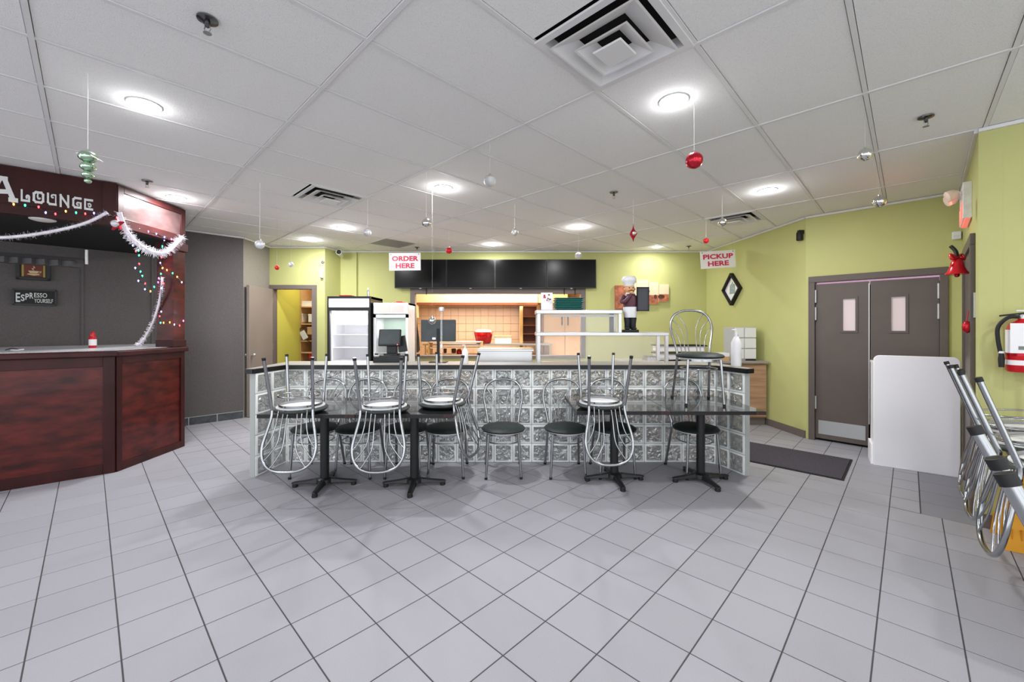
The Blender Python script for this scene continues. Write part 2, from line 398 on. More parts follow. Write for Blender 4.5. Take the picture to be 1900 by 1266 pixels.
def clip(p, d):                                      # keep the bar inside the hall
    t0, t1 = -14, 14
    for ax, lo, hi in ((0, -8.2, 6.4), (1, -2.8, 8.2)):
        a, b = sorted(((lo-p[ax])/d[ax], (hi-p[ax])/d[ax])); t0, t1 = max(t0, a), min(t1, b)
    return (t0, t1) if t1-t0 > .4 else None
for i in range(-9, 11):
    p = W(CU0+i*PU, 0); c = clip(p, V)
    if c: bar('main_runner', (p[0]+V[0]*c[0], p[1]+V[1]*c[0]), (p[0]+V[0]*c[1], p[1]+V[1]*c[1]), .024)
for j in range(-12, 19):
    p = W(0, CV0+j*PV); c = clip(p, U)
    if c: bar('cross_tee', (p[0]+U[0]*c[0], p[1]+U[1]*c[0]), (p[0]+U[0]*c[1], p[1]+U[1]*c[1]), .024, 3.0005)

# ---- walls
def wall(name, P, Q, mt, holes=(), z1=3.03, ext=0):
    L = math.hypot(Q[0]-P[0], Q[1]-P[1]); m = MB(); x = -ext
    for s0, s1, h0, h1 in holes:
        m.pbox(P, Q, x, s0, 0, z1, -TH, 0)
        if h0 > 0: m.pbox(P, Q, s0, s1, 0, h0, -TH, 0)
        m.pbox(P, Q, s0, s1, h1, z1, -TH, 0); x = s1
    m.pbox(P, Q, x, L+ext, 0, z1, -TH, 0)
    return S(m.build(name, mt))
wall('wall_left', WLF, WL0, M['charcoal'])
wall('wall_left_return', WL0, DW0, M['taupe'])
DOOR1 = (.07, .80)
wall('wall_back_left', DW0, DW1, M['green'], [(DOOR1[0], DOOR1[1], 0, 2.22)])
wall('wall_jog', DW1, BW0, M['green'])
OPX0, OPX1, OPZ0, OPZ1 = -1.907-BW0[0], 1.356-BW0[0], .95, 2.17
wall('wall_back', BW0, BW1, M['green'], [(OPX0, OPX1, OPZ0, OPZ1)])
wall('wall_right_back', BW1, D0, M['green'])
DRS = (.10, 1.26)
wall('wall_right_doors', D0, D1, M['green'], [(DRS[0], DRS[1], 0, 2.11)])
wall('wall_right_return', D1, R0, M['green'])
wall('wall_right', R0, R1, M['green'])
for n, (P, Q) in enumerate(((WLF, WL0), (WL0, DW0), (DW0, DW1), (DW1, BW0), (BW0, BW1), (BW1, D0), (D0, D1), (D1, R0), (R0, R1)), 1):
    L = math.hypot(Q[0]-P[0], Q[1]-P[1]); S(MB().pbox(P, Q, 0, L, 2.974, 2.999, 0, .022).build('trim_%d' % n, M['tbar']))
S(MB().box(-3.06, -3.04, 8.0, 8.05, 1.0, 2.974).build('trim_10', M['green']))
# baseboards
bb = struct('baseboard_left')
L = 6.6; k = 0; s = L
while s > 2.0:
    MB().pbox(WLF, WL0, s-.352, s-.006, .0, .115, 0, .012).build('tile', M['slate'], bb, bevel=.002); s -= .36
MB().pbox(WLF, WL0, 1.5, L, 0, .122, 0, .006).build('grout', M['mortar'], bb)
S(MB().pbox(BW1, D0, .5, 2.505, 0, .10, 0, .015).build('baseboard_right_back', M['frame']))
S(MB().pbox(R0, R1, .0, 5, 0, .10, 0, .015).build('baseboard_right', M['frame']))
# grey cover strips on the charcoal wall
for n, px in ((11, 153), (12, 283)):
    s_, _ = hit(WLF, WL0, px); S(MB().pbox(WLF, WL0, s_-.012, s_+.012, .1, 2.97, 0, .012).build('trim_%d' % n, M['charcoal']))

# ---- ceiling services
def diffuser(u0, v0, label):
    t = thing('air_diffuser', label, 'vent', W(u0+.306, v0+.306, CEIL), ROT_U)
    a = .3
    MB().box(-a, a, -a, a, .05, .1).build('duct', M['cavity'], t)
    def ring(name, r0, r1, z0, z1, th=.004):
        m = MB(); vs = []
        for r, z in ((r0, z0), (r1, z1), (r1-.012, z1), (r0-.012, z0+.0)):
            vs += [(-r, -r, z), (r, -r, z), (r, r, z), (-r, r, z)]
        f = []
        for q in range(4):
            p = (q+1) % 4
            for i in range(4): j = (i+1) % 4; f.append((q*4+i, q*4+j, p*4+j, p*4+i))
        m.add(vs, f); return m.build(name, M['tbar'], t)
    m = MB(); vs = []
    for r, z in ((.30, .006), (.30, -.006), (.262, -.006), (.25, .05)):
        vs += [(-r, -r, z), (r, -r, z), (r, r, z), (-r, r, z)]
    f = []
    for q in range(3):
        for i in range(4): j = (i+1) % 4; f.append((q*4+i, q*4+j, q*4+4+j, q*4+4+i))
    m.add(vs, f); m.build('flange', M['tbar'], t)
    ring('louver', .145, .246, .020, -.030); ring('louver', .078, .154, .008, -.040)
    MB().cbox(-.082, .082, -.082, .082, -.054, -.042, .004).build('centre_plate', M['tbar'], t)
    return t
diffuser(1.015+.612, .812, 'large white square ceiling vent at the top right of the picture')
diffuser(1.015+.612, 4.484, 'white square ceiling vent left of centre, nearer the dark bar')
diffuser(5.915, 1.424, 'white square ceiling vent above the right wall, beside the pickup sign')
t = thing('return_grille', 'dark grey square grille panel in the far ceiling above the order sign', 'vent', W(3.465+.306, 6.32+.306, CEIL), ROT_U)
MB().box(-.29, .29, -.29, .29, .004, .02).build('grille_face', mat('grey_grille', rgb(150, 148, 146), .7, noise=(200, .2, 2)), t)
for k in range(-6, 7): MB().box(-.28, .28, k*.042-.004, k*.042+.004, -.001, .004).build('slat', M['satin'], t)

def downlight(x, y, label, group=None, on=True, z=CEIL, power=None, glow=None):
    t = thing('ceiling_light', label, 'light', (x, y, z), 0, group)
    MB().lathe([(.092, .004), (.092, -.002), (.080, -.0025), (.080, .002)], 24).build('trim_ring', M['white'], t, 40)
    MB().lathe([(.089, -.002), (.088, -.005), (.06, -.014), (.02, -.018)], 24).build('diffuser', M['glow'] if on else M['glow_off'], t, 40)
    if on:
        l = bpy.data.lights.new('lamp', 'AREA'); l.shape = 'DISK'; l.size = .15; l.energy = power or LAMP_W; l.color = (.985, .99, 1)
        lo = bpy.data.objects.new('lamp', l); C.objects.link(lo); lo.parent = t; lo.location = (0, 0, -.024)
        p = bpy.data.lights.new('lamp', 'POINT'); p.shadow_soft_size = .03; p.energy = glow or GLOW_W; p.color = (.985, .99, 1)
        po = bpy.data.objects.new('lamp', p); C.objects.link(po); po.parent = t; po.location = (0, 0, -.06)
    return t
for px, py, lb in ((268, 195, 'round recessed ceiling light at the upper left, behind the green ornament'),
                   (1250, 188, 'round recessed ceiling light left of the red ribbed bauble, below the big vent'),
                   (327, 367, 'round recessed ceiling light beside the dark wood canopy'),
                   (823, 349, 'round recessed ceiling light left of the largest white bauble in the middle'),
                   (1424, 354, 'round recessed ceiling light above the small vent at the right'),
                   (637, 423, 'round recessed ceiling light second from the closet doorway'),
                   (577, 445, 'round recessed ceiling light nearest the closet doorway'),
                   (1073, 422, 'round recessed ceiling light right of the far centre, above the last screen'),
                   (914, 454, 'round recessed ceiling light just in front of the black screens'),
                   (1212, 462, 'round recessed ceiling light washing the green back wall over the canvas print')):
    x, y = ceilpt(px, py); downlight(x, min(y, 7.62), lb, power=LAMP_W*(.6 if py > 460 else 1.45 if y > 6.5 else 1.8 if y > 5 else 1.75 if y > 4 else 1.0), glow=.8 if py > 460 else 3.0 if y > 4 else None)
for x, y in ((-2.3, .3), (1.1, .4), (-.6, -1.6), (2.9, .9), (-4.2, .6), (1.8, -1.9)):
    downlight(x, y, 'round recessed ceiling light over the near end of the hall', 'downlights over the near end of the hall')
downlight(-4.56, 3.98, 'small unlit white disc light under the wooden bar canopy', on=False, z=2.548)

def sprinkler(px, py, label):
    x, y = ceilpt(px, py); t = thing('sprinkler_head', label, 'sprinkler', (x, y, CEIL))
    MB().lathe([(.045, 0), (.044, -.006), (.02, -.012), (.012, -.012)], 20).build('escutcheon', M['gun'], t, 40)
    MB().lathe([(.012, -.01), (.012, -.035), (.006, -.04)], 12).build('body', M['gun'], t, 40)
    m = MB()
    for s_ in (-1, 1): m.tube([(s_*.010, 0, -.03), (s_*.016, 0, -.048), (s_*.004, 0, -.066)], .0028, 6)
    m.build('yoke', M['steel'], t, 60)
    MB().lathe([(.018, -.066), (.018, -.069)], 14).build('deflector', M['steel'], t, 40)
for px, py, lb in ((385, 36, 'chrome sprinkler head nearest the camera at the upper left'), (273, 336, 'chrome sprinkler head above the wooden canopy corner'),
                   (1718, 217, 'chrome sprinkler head above the right green wall'), (1139, 357, 'chrome sprinkler head in the middle of the ceiling'),
                   (774, 459, 'chrome sprinkler head right above the order sign'), (1278, 457, 'chrome sprinkler head beside the pickup sign')):
    sprinkler(px, py, lb)

# ------------------------------------------------------------------ doors
d1 = struct('door_1')
m = MB(); m.pbox(DW0, DW1, .005, DOOR1[0]+.008, 0, 2.212, -.118, .02); m.pbox(DW0, DW1, DOOR1[1]-.008, DOOR1[1]+.08, 0, 2.212, -.118, .02); m.pbox(DW0, DW1, .005, DOOR1[1]+.08, 2.2121, 2.29, -.118, .0205)
m.build('door_frame', M['frame'], d1, bevel=.004)
HG = (-4.43, 7.57); FE = (-4.385, 6.82)
lf = MB().pbox(FE, HG, 0, .75, .01, 2.21, -.035, .01).build('door_leaf', M['brown_light'], d1, bevel=.003)
for dd in (.055, -.08):
    q = MB().ball((0, 0, 0), .028, 14); e = ((HG[0]-FE[0])/.7513, (HG[1]-FE[1])/.7513); n = (e[1], -e[0])
    q.tube([(0, 0, 0), (-n[0]*(dd+.0), -n[1]*dd, 0)], .011, 8)
    q.build('door_knob', M['satin'], d1, 60, loc=(FE[0]+e[0]*.06+n[0]*dd, FE[1]+e[1]*.06+n[1]*dd, 1.04))
for z in (.3, 1.1, 1.95): MB().box(-4.445, -4.425, 7.56, 7.59, z, z+.1).build('hinge', M['satin'], d1)
# closet behind the doorway
CL = ((-4.43, 7.72), (-4.36, 8.42)); 
S(MB().pbox(CL[0], CL[1], 0, .70, 0, 2.9, -.1, 0).build('wall_closet_left', M['closet']))
S(MB().box(-4.5, -3.3, 9.02, 9.1, 0, 2.9).build('wall_closet_back', M['amber']))
S(MB().box(-3.46, -3.40, 8.2, 9.1, 0, 2.9).build('wall_closet_right', M['amber']))
cl_l = thing('closet_lamp', 'warm ceiling lamp inside the closet', 'light', (-3.9, 8.1, 2.7))
MB().lathe([(.10, 0), (.10, -.02), (.06, -.05)], 16).build('shade', M['glow_off'], cl_l, 40)
cll = bpy.data.lights.new('lamp', 'AREA'); cll.size = .2; cll.energy = 8; cll.color = (1, .92, .8); clo = bpy.data.objects.new('lamp', cll); C.objects.link(clo); clo.parent = cl_l; clo.location = (0, 0, -.06)
S(MB().box(-4.5, -3.56, 7.75, 9.1, 2.72, 2.8).build('ceiling_closet', M['panel']))
shelf_u = thing('closet_shelving', 'pale wooden storage shelves inside the open closet doorway', 'shelving', (-3.95, 8.75, 0))
for z in (.35, .66, .98, 1.22, 1.57, 1.93): MB().box(-.42, .47, -.3, .25, z-.012, z+.012).build('shelf', M['amber'], shelf_u)
for x in (-.42, .47): MB().box(x-.012, x+.012, -.3, .25, 0, 2.4).build('upright', M['amber'], shelf_u)
def closet_box(px, py0, py1, wpx, lb, mt, nm='storage_box', Y=8.5, cat='box'):
    z0, z1 = zat(py1, Y), zat(py0, Y); x = (px-CX)/F*Y; hw = wpx/2/F*Y
    t = thing(nm, lb, cat, (x, Y, z0))
    MB().box(-hw, hw, 0, .18, 0, (z1-z0)*.86).build('body', mt, t, bevel=.004)
    MB().box(-hw-.004, hw+.004, -.004, .184, (z1-z0)*.82, z1-z0).build('lid', mt, t, bevel=.004); return t
closet_box(566, 559, 570, 24, 'white toner carton on the upper closet shelf', M['white'])
closet_box(556, 582, 598, 10, 'stack-like white carton on the second closet shelf, at the left', M['white'])
closet_box(578, 583, 598, 12, 'white carton on the second closet shelf, at the right', M['white'])
closet_box(577, 607, 621, 14, 'beige device box hanging over the closet cables', M['cardboard'], Y=8.46)
closet_box(578, 655, 668, 10, 'small red and white carton at the bottom of the closet doorway', M['red'])
t = thing('cable_adapter', 'white power adapter on a black cable loop in the closet', 'adapter', PX(563, 622, 8.43))
MB().box(-.055, .055, 0, .03, -.09, .09).build('adapter_body', M['white'], t, bevel=.006, rot=(0, -.5, 0))
MB().tube(smooth([(.06, .01, -.1), (.13, .01, -.14), (.2, .01, -.13)]), .008, 6).tube(smooth([(-.05, .01, .08), (-.1, .01, .02), (-.06, .01, .14), (.02, .01, .15)]), .008, 6).build('cable', M['rubber'], t, 60)

d2 = struct('door_2')                                # the double doors
fr = MB(); LD = 1.4295
fr.pbox(D0, D1, .035, DRS[0]+.004, 0, 2.10, -.1, .03); fr.pbox(D0, D1, DRS[1]-.004, 1.325, 0, 2.10, -.1, .03); fr.pbox(D0, D1, .035, 1.325, 2.1001, 2.18, -.1, .0305)
fr.build('door_frame', M['brown'], d2, bevel=.004)
mid = hit(D0, D1, 1614)[0]
def leaf(s0, s1, w0, w1, hinge_s):
    m = MB(); z0, z1 = .03, 2.075; a, b = zat(614, 5.1), zat(553, 5.1)
    m.pbox(D0, D1, s0, w0, z0, z1, -.05, -.01); m.pbox(D0, D1, w1, s1, z0, z1, -.05, -.01)
    m.pbox(D0, D1, w0, w1, z0, a, -.05, -.01); m.pbox(D0, D1, w0, w1, b, z1, -.05, -.01)
    l = m.build('door_leaf', M['brown'], d2)
    q = MB()
    for (p0, p1, y0, y1) in ((w0-.025, w0, a-.025, b+.025), (w1, w1+.025, a-.025, b+.025), (w0, w1, a-.025, a), (w0, w1, b, b+.025)): q.pbox(D0, D1, p0, p1, y0, y1, -.02, .0)
    q.build('vision_frame', M['brown'], l)
    MB().pbox(D0, D1, w0, w1, a, b, -.035, -.028).build('vision_pane', M['pane_pink'], l)
    MB().pbox(D0, D1, s0+.03, s1-.03, .09, .27, -.01, -.006).build('kick_plate', M['satin'], l)
    for z in (.42, 1.60, 1.83):
        MB().lathe([(.013, 0), (.013, .17)], 10).build('hinge', M['satin'], l, 60, loc=(*along(D0, D1, hinge_s, .012), z))
def along(P, Q, s, d=0):
    L = math.hypot(Q[0]-P[0], Q[1]-P[1]); e = ((Q[0]-P[0])/L, (Q[1]-P[1])/L); return (P[0]+e[0]*s+e[1]*d, P[1]+e[1]*s-e[0]*d)
leaf(DRS[0]+.008, mid-.012, hit(D0, D1, 1563)[0], hit(D0, D1, 1587)[0], DRS[0]+.012)
leaf(mid+.004, DRS[1]-.008, hit(D0, D1, 1653)[0], hit(D0, D1, 1680)[0], DRS[1]-.012)
MB().pbox(D0, D1, mid-.013, mid-.003, .3, 2.05, -.03, -.004).build('edge_guard', M['satin'], d2)
MB().pbox(D0, D1, DRS[0], DRS[1], 2.04, 2.1, -.115, -.10).build('light_behind_gap', M['pink_strip'], d2)
MB().pbox(D0, D1, DRS[0], DRS[1], .0, 2.04, -.115, -.10).build('dark_gap', M['cavity'], d2)
d3 = struct('door_3')                                # seen almost edge-on at the right
m = MB(); m.pbox(D1, R0, .62, .70, 0, 2.17, 0, .03); m.pbox(D1, R0, 1.64, 1.73, 0, 2.17, 0, .03); m.pbox(D1, R0, .62, 1.73, 2.1701, 2.26, 0, .0305)
m.build('door_frame', M['brown'], d3, bevel=.004)
lf3 = MB().pbox(D1, R0, .70, 1.64, .02, 2.17, 0, .012).build('door_leaf', M['brown'], d3)
MB().pbox(D1, R0, 1.73, 1.75, 1.58, 1.78, 0, .012).build('strike_plate', M['satin'], d3)

# kitchen opening trim
tr = MB(); e = .088
tr.pbox(BW0, BW1, OPX0-e, OPX0+.004, OPZ0-.05, OPZ1+.10, -.118, .02); tr.pbox(BW0, BW1, OPX1-.004, OPX1+e, OPZ0-.05, OPZ1+.10, -.118, .02)
tr.pbox(BW0, BW1, OPX0+.0041, OPX1-.0041, OPZ1-.004, OPZ1+.0999, -.118, .0199); tr.pbox(BW0, BW1, OPX0+.0041, OPX1-.0041, OPZ0-.05, OPZ0+.004, -.118, .05)
win = S(tr.build('trim_13', M['frame'], bevel=.004))

# ------------------------------------------------------------------ kitchen beyond the opening
kw = S(MB().box(-2.6, 2.2, 10.42, 10.5, 0, 2.9).build('wall_kitchen_back', M['kgrout']))
kt = MB().cbox(0, .184, -.012, 0, 0, .194, .003).mesh('tile', M['ktile'])
for i in range(15):
    for j in range(7): link('tile', kt, kw, loc=(-2.5+i*.19, 10.42, .80+j*.2))
S(MB().box(.36, 2.2, 10.36, 10.42, 0, 2.9).build('wall_kitchen_right_panel', M['kwall']))
S(MB().box(-2.7, -2.6, 8.17, 10.5, 0, 2.9).build('wall_kitchen_left', M['amber']))
S(MB().box(2.2, 2.3, 8.17, 10.5, 0, 2.9).build('wall_kitchen_right', M['kwall']))
kl = bpy.data.lights.new('lamp', 'AREA'); kl.shape = 'RECTANGLE'; kl.size = 2.6; kl.size_y = .3; kl.energy = 200; kl.color = (1, .80, .62)
ko = thing('kitchen_strip_light', 'warm strip light high inside the kitchen', 'light', (-.3, 8.75, 2.952))
MB().box(-1.35, 1.35, -.1, .1, 0, .05).build('housing', M['white'], ko)
lo = bpy.data.objects.new('lamp', kl); C.objects.link(lo); lo.parent = ko; lo.location = (0, 0, -.01)
hood = thing('range_hood', 'long stainless range hood across the kitchen opening', 'hood', (-.5, 9.2, 2.06))
MB().box(-1.75, 1.08, 0, 1.1, 0, .6).build('canopy', mat('warm_stainless', rgb(228, 214, 196), .35, metal=.6), hood, bevel=.004)
hood_fill = bpy.data.lights.new('lamp', 'AREA'); hood_fill.shape = 'RECTANGLE'; hood_fill.size = 2.4; hood_fill.size_y = .2; hood_fill.energy = 42; hood_fill.color = (1, .80, .62)  # added lamp under the hood, brightens the tile wall it shades
ho = bpy.data.objects.new('lamp', hood_fill); C.objects.link(ho); ho.parent = hood; ho.location = (-.3, .45, -.06)
MB().box(1.09, 1.75, .0, 1.1, 0, .6).build('end_panel', M['amber'], hood)
MB().box(-1.75, 1.08, -.004, .05, -.05, 0).build('drip_lip', M['copper'], hood)
MB().tube(smooth([(.62, -.01, .08), (.64, -.05, .09), (.78, -.05, .09), (.8, -.01, .08)], 4), .008, 6).build('handle', M['steel'], hood, 60)
t = thing('prep_table', 'stainless kitchen prep table with undershelf seen through the opening', 'table', (-.3, 9.5, 0))
MB().box(-1.7, 1.2, -.35, .35, 1.10, 1.14).build('tabletop', M['steel'], t, bevel=.004)
MB().box(-1.7, 1.2, -.3, .35, .86, .885).build('undershelf', M['steel'], t)
for x in (-1.65, 1.15):
    for y in (-.3, .3): MB().tube([(x, y, 0), (x, y, 1.1)], .02, 8).build('leg', M['steel'], t, 60)
t = thing('colander', 'red perforated colander tub on the kitchen prep table', 'colander', PX(897, 642, 9.3))
zb = 1.14; t.location.z = zb
m = MB(); m.lathe([(.15, 0), (.17, .02), (.215, .25), (.225, .26), (.21, .25), (.16, .02)], 24); m.build('basket', M['red'], t, 50)
for k in range(8): MB().box(-.012+.05*(k-3.5)*.8, .012+.05*(k-3.5)*.8, -.205, -.195, .05, .19).build('slot', mat('dark_red', rgb(150, 14, 30), .4), t, rot=(.15, 0, 0))
MB().lathe([(.19, .24), (.17, .30), (.1, .31)], 20, wob=lambda a, z: 1+.07*math.sin(5*a)).build('contents', M['white'], t, 50)
t = thing('food_tub', 'white rectangular food tub right of the red colander', 'container', (-.2, 9.3, 1.14))
MB().prism(rounded(-.19, .19, -.13, .13, .03), 0, .15).build('body', M['white'], t, 40); MB().prism(rounded(-.2, .2, -.14, .14, .03), .15, .175).build('lid', M['cardboard'], t, 40)
t = thing('storage_rack', 'tall wooden rack with dark shelves inside the kitchen', 'rack', (.42, 9.75, 0))
for x in (-.2, .2): MB().box(x-.035, x+.035, -.15, .15, 0, 2.02).build('upright', M['amber'], t)
for z in (1.15, 1.34, 1.54, 1.74): MB().box(-.165, .165, -.15, .15, z, z+.02).build('shelf', M['copper'], t)
MB().box(-.24, .24, -.17, .17, 2.0, 2.04).build('top_board', M['amber'], t); MB().box(-.165, .165, .12, .15, 1.1, 2.0).build('back_board', M['copper'], t)
t = thing('steel_cupboard', 'tall pale steel cupboard with black handles at the kitchen right', 'cupboard', (1.25, 9.9, 0))
MB().box(-.5, .5, -.2, .3, 0, 2.2).build('body', M['kwall'], t)
for x0, x1 in ((-.49, -.01), (.01, .49)): 
    d_ = MB().box(x0, x1, -.225, -.2, .1, 2.15).build('door', M['kwall'], t, bevel=.004)
    xx = x1-.06 if x0 < 0 else x0+.06
    MB().box(xx-.012, xx+.012, -.25, -.225, 1.55, 1.75).build('handle', M['rubber'], d_)
t = thing('hanging_apron', 'dark apron hanging at the left edge of the kitchen opening', 'apron', (-1.93, 8.205, 1.0))
m = MB(); m.add([(x*.5, .02*math.sin(i*2), z) for i, (x, z) in enumerate(((-.18, 0), (-.1, 0), (.0, 0), (.1, 0), (.16, .05), (.14, .3), (.08, .5), (.02, .75), (-.03, 1.0), (-.07, .75), (-.14, .4)))], [tuple(range(11))])
o = m.build('cloth', M['bag'], t); so = o.modifiers.new('thick', 'SOLIDIFY'); so.thickness = .02
MB().box(-1.75, -1.62, 0, .12, -.34, 0).build('bracket', M['amber'], hood, bevel=.004)
for px, py, r_, mt, lb in ((795, 664, .05, 'cardboard', 'small tan jar on the kitchen shelf, leftmost'), (826, 653, .035, 'copper', 'brown jar on the middle kitchen shelf'),
                           (842, 653, .05, 'copper', 'round dark kettle on the middle kitchen shelf'), (852, 656, .06, 'red', 'red bowl on the kitchen shelf left of the white bottle')):
    p = PX(px, py, 8.9); t = thing('jar', lb, 'jar', (p.x, p.y, .95 if py > 660 else p.z-.03))
    MB().lathe([(r_*.8, 0), (r_, .03), (r_, .09), (r_*.6, .11)], 14).build('body', M[mt], t, 50); MB().lathe([(r_*.65, .11), (r_*.65, .13)], 14).build('lid', M['cardboard'], t, 50)
t = thing('side_shelf', 'low kitchen shelf with cream boards behind the monitor', 'shelf', (-1.2, 8.75, 0))
for z in (.93, 1.08, 1.20): MB().box(-.55, .55, -.15, .25, z-.02, z).build('shelf_board', M['kwall'], t)
for x in (-.55, .55): MB().box(x-.015, x+.015, -.15, .25, 0, 1.2).build('upright', M['amber'], t)

# ------------------------------------------------------------------ dark wooden bar with canopy (left)
A = (-6.20, 2.45); B = (-4.11, 4.25); Cc = (-4.15, 5.18)
wt = lambda t: (WL0[0]-U[0]*t, WL0[1]-U[1]*t)
def off(p, d): return (p[0]+V[0]*-d, p[1]+V[1]*-d)
Dd = off(wt(1.12), .03); Ee = off(wt(4.4), .03)
bar_ = thing('coffee_bar', 'dark mahogany panelled corner bar with grey granite top at the left', 'bar', (0, 0, 0))
inset = lambda p: p
body = [(A[0]+.01, A[1]+.03), (B[0]-.03, B[1]+.02), (Cc[0]-.03, Cc[1]-.005), Dd, Ee]
MB().prism(body, 0, 1.20).build('carcass', M['mahog'], bar_)
LAB = math.hypot(B[0]-A[0], B[1]-A[1]); LBC = math.hypot(Cc[0]-B[0], Cc[1]-B[1])
def framed(P, Q, s0, s1, z0, z1, st, rb, rt, parent, d0=-.02, d1=.012, names=('panel', 'stile', 'rail'), pm=None):
    MB().pbox(P, Q, s0+st, s1-st, z0+rb, z1-rt, d0, d1-.016).build(names[0], pm or M['mahog_panel'], parent)
    for a, b in ((s0, s0+st), (s1-st, s1)): MB().pbox(P, Q, a, b, z0, z1, d0, d1).build(names[1], M['mahog'], parent, bevel=.003)
    MB().pbox(P, Q, s0+st, s1-st, z0, z0+rb, d0, d1).build(names[2], M['mahog'], parent, bevel=.003)
    MB().pbox(P, Q, s0+st, s1-st, z1-rt, z1, d0, d1).build(names[2], M['mahog'], parent, bevel=.003)
framed(A, B, .0, 1.35, 0, 1.20, .09, .10, .10, bar_); framed(A, B, 1.36, LAB-.005, 0, 1.20, .09, .10, .10, bar_)
framed(B, Cc, .0, LBC, 0, 1.20, .06, .08, .08, bar_)
top = [(A[0]-.02, A[1]-.06), (B[0]+.05, B[1]-.03), (Cc[0]+.05, Cc[1]+.02), Dd, Ee]
MB().prism(top, 1.20, 1.258).build('top_rail', M['mahog'], bar_, bevel=.012)
gt = [(A[0]-.0, A[1]+.08), (B[0]-.06, B[1]+.05), (Cc[0]-.06, Cc[1]+.0), (Dd[0], Dd[1]-.0), Ee]
MB().prism(gt, 1.255, 1.263).build('granite_top', M['granite'], bar_)
cano = thing('bar_canopy', 'dark mahogany overhead canopy and red post above the bar', 'canopy', (0, 0, 0))
ZC0, ZC1 = 2.57, 2.995
cb = [(A[0]+.02, A[1]+.05), (B[0]-.06, B[1]+.03), (Cc[0]-.06, Cc[1]-.01), Dd, Ee]
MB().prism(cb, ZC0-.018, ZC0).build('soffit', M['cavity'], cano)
MB().pbox(A, B, 0, LAB, ZC0-.02, ZC1, -.05, 0).build('fascia', M['mahog'], cano)
MB().pbox(B, Cc, 0, LBC, ZC0-.02, ZC1, -.05, 0).build('fascia', M['mahog'], cano)
MB().pbox(A, B, 0, LAB+.01, ZC0-.02, ZC0+.07, 0, .018).build('lower_rail', M['mahog'], cano, bevel=.004)
MB().pbox(A, B, LAB-.10, LAB+.01, ZC0+.07, ZC1, 0, .018).build('corner_stile', M['mahog'], cano, bevel=.004)
framed(B, Cc, 0, LBC, ZC0-.02, ZC1-.01, .07, .10, .07, cano, 0, .022, ('panel', 'stile', 'rail'), M['mahog_sheen'])
pxm, pym = -4.235, 5.09
MB().box(pxm-.10, pxm+.10, pym-.09, pym+.09, 1.263, 2.56).build('post', M['mahog_panel'], cano, bevel=.004)
MB().box(pxm-.11, pxm+.125, pym-.11, pym+.11, 2.45, 2.552).build('post_cap', M['mahog'], cano, bevel=.006)
MB().box(pxm-.11, pxm+.11, pym-.10, pym+.10, 1.263, 1.345).build('post_base', M['mahog'], cano, bevel=.004)
# lettering on the fascia, slab letters with curled ends
def letters():
    arc = lambda cx, cy, r, a0, a1, n=8: [(cx+r*math.cos(math.radians(a0+(a1-a0)*k/n)), cy+r*math.sin(math.radians(a0+(a1-a0)*k/n))) for k in range(n+1)]
    return {'L': [[(.14, .95), (.14, .1), (.86, .1), (.86, .42)]+arc(.74, .42, .12, 0, 200)],
            'O': [[(.28, .1), (.72, .1), (.88, .24), (.88, .78), (.74, .92), (.3, .92), (.12, .78), (.12, .24), (.28, .1)], [(.46, .84), (.42, .6)]+arc(.54, .5, .1, 150, 330)],
            'U': [[(.12, .95), (.12, .24), (.28, .1), (.86, .1)], [(.86, .1), (.86, .92), (.62, .92)]+arc(.56, .78, .11, 90, 300)],
            'N': [[(.14, .05), (.14, .95)], [(.14, .92), (.84, .1)], [(.84, .05), (.84, .95)]],
            'G': [[(.86, .92), (.3, .92), (.12, .76), (.12, .26), (.28, .1), (.86, .1), (.86, .5)], [(.86, .54), (.58, .54)]+arc(.56, .42, .10, 90, 300)],
            'E': [[(.9, .92), (.14, .92), (.14, .1), (.9, .1)], [(.46, .56)]+arc(.62, .46, .14, 130, -150)],
            'A': [[(.05, .03), (.42, .95)], [(.42, .97), (.62, .97)], [(.60, .95), (.92, .05)], [(.2, .34), (.75, .4)], [(.84, .05), (1.0, .05)]]}
LT = letters()
def face_letter(ch, px0, px1, py0, py1, P, Q, wd):
    s0 = hit(P, Q, px0)[0]; s1, pt = hit(P, Q, px1); ym = (hit(P, Q, px0)[1][1]+pt[1])/2; z0, z1 = zat(py1, ym), zat(py0, ym); m = MB()
    for k, pl in enumerate(LT[ch]):
        for i, qd in enumerate(strip2d(pl, wd if k == 0 or ch in 'NA' else wd*.62)):
            def fr_(a, b, dpt, k=k, i=i):
                x, y = along(P, Q, s0+(s1-s0)*a, .001+(.008+.0004*((i+3*k) % 5))*dpt); return (x, y, z0+(z1-z0)*b)
            m.xprism(qd, fr_)
    m.build('letter', M['silver_text'], cano)
face_letter('A', -22, 29, 330, 371, A, B, .2)
for ch, a, b, y0, y1 in (('L', 38, 57, 353.5, 375), ('O', 60.5, 83, 356, 378), ('U', 87, 106.5, 360, 381.5), ('N', 110, 130, 362.5, 384.5), ('G', 134, 152.5, 366.5, 387.5), ('E', 155.5, 173, 370, 390.5)):
    face_letter(ch, a, b, y0, y1, A, B, .19)
# stemware rack under the canopy
t = thing('stemware_rack', 'grey metal stemware rack hanging under the bar canopy', 'rack', PX(-40, 470, 4.25))
a0 = Vector((0, 0, 0)); b0 = PX(157, 484, 4.55)-PX(-40, 470, 4.25)
MB().tube([a0, b0], .03, 4).build('rail', mat('dull_grey', rgb(72, 70, 72), .6), t)
for k in range(1, 8): MB().box(-.05, .05, -.06, .06, -.08, -.02).build('bracket', MATS['dull_grey'], t, loc=a0.lerp(b0, k/8))
MB().tube([b0+Vector((.02, 0, -.04)), b0+Vector((.02, 0, .12))], .014, 8).build('hanger', M['satin'], t, 60)
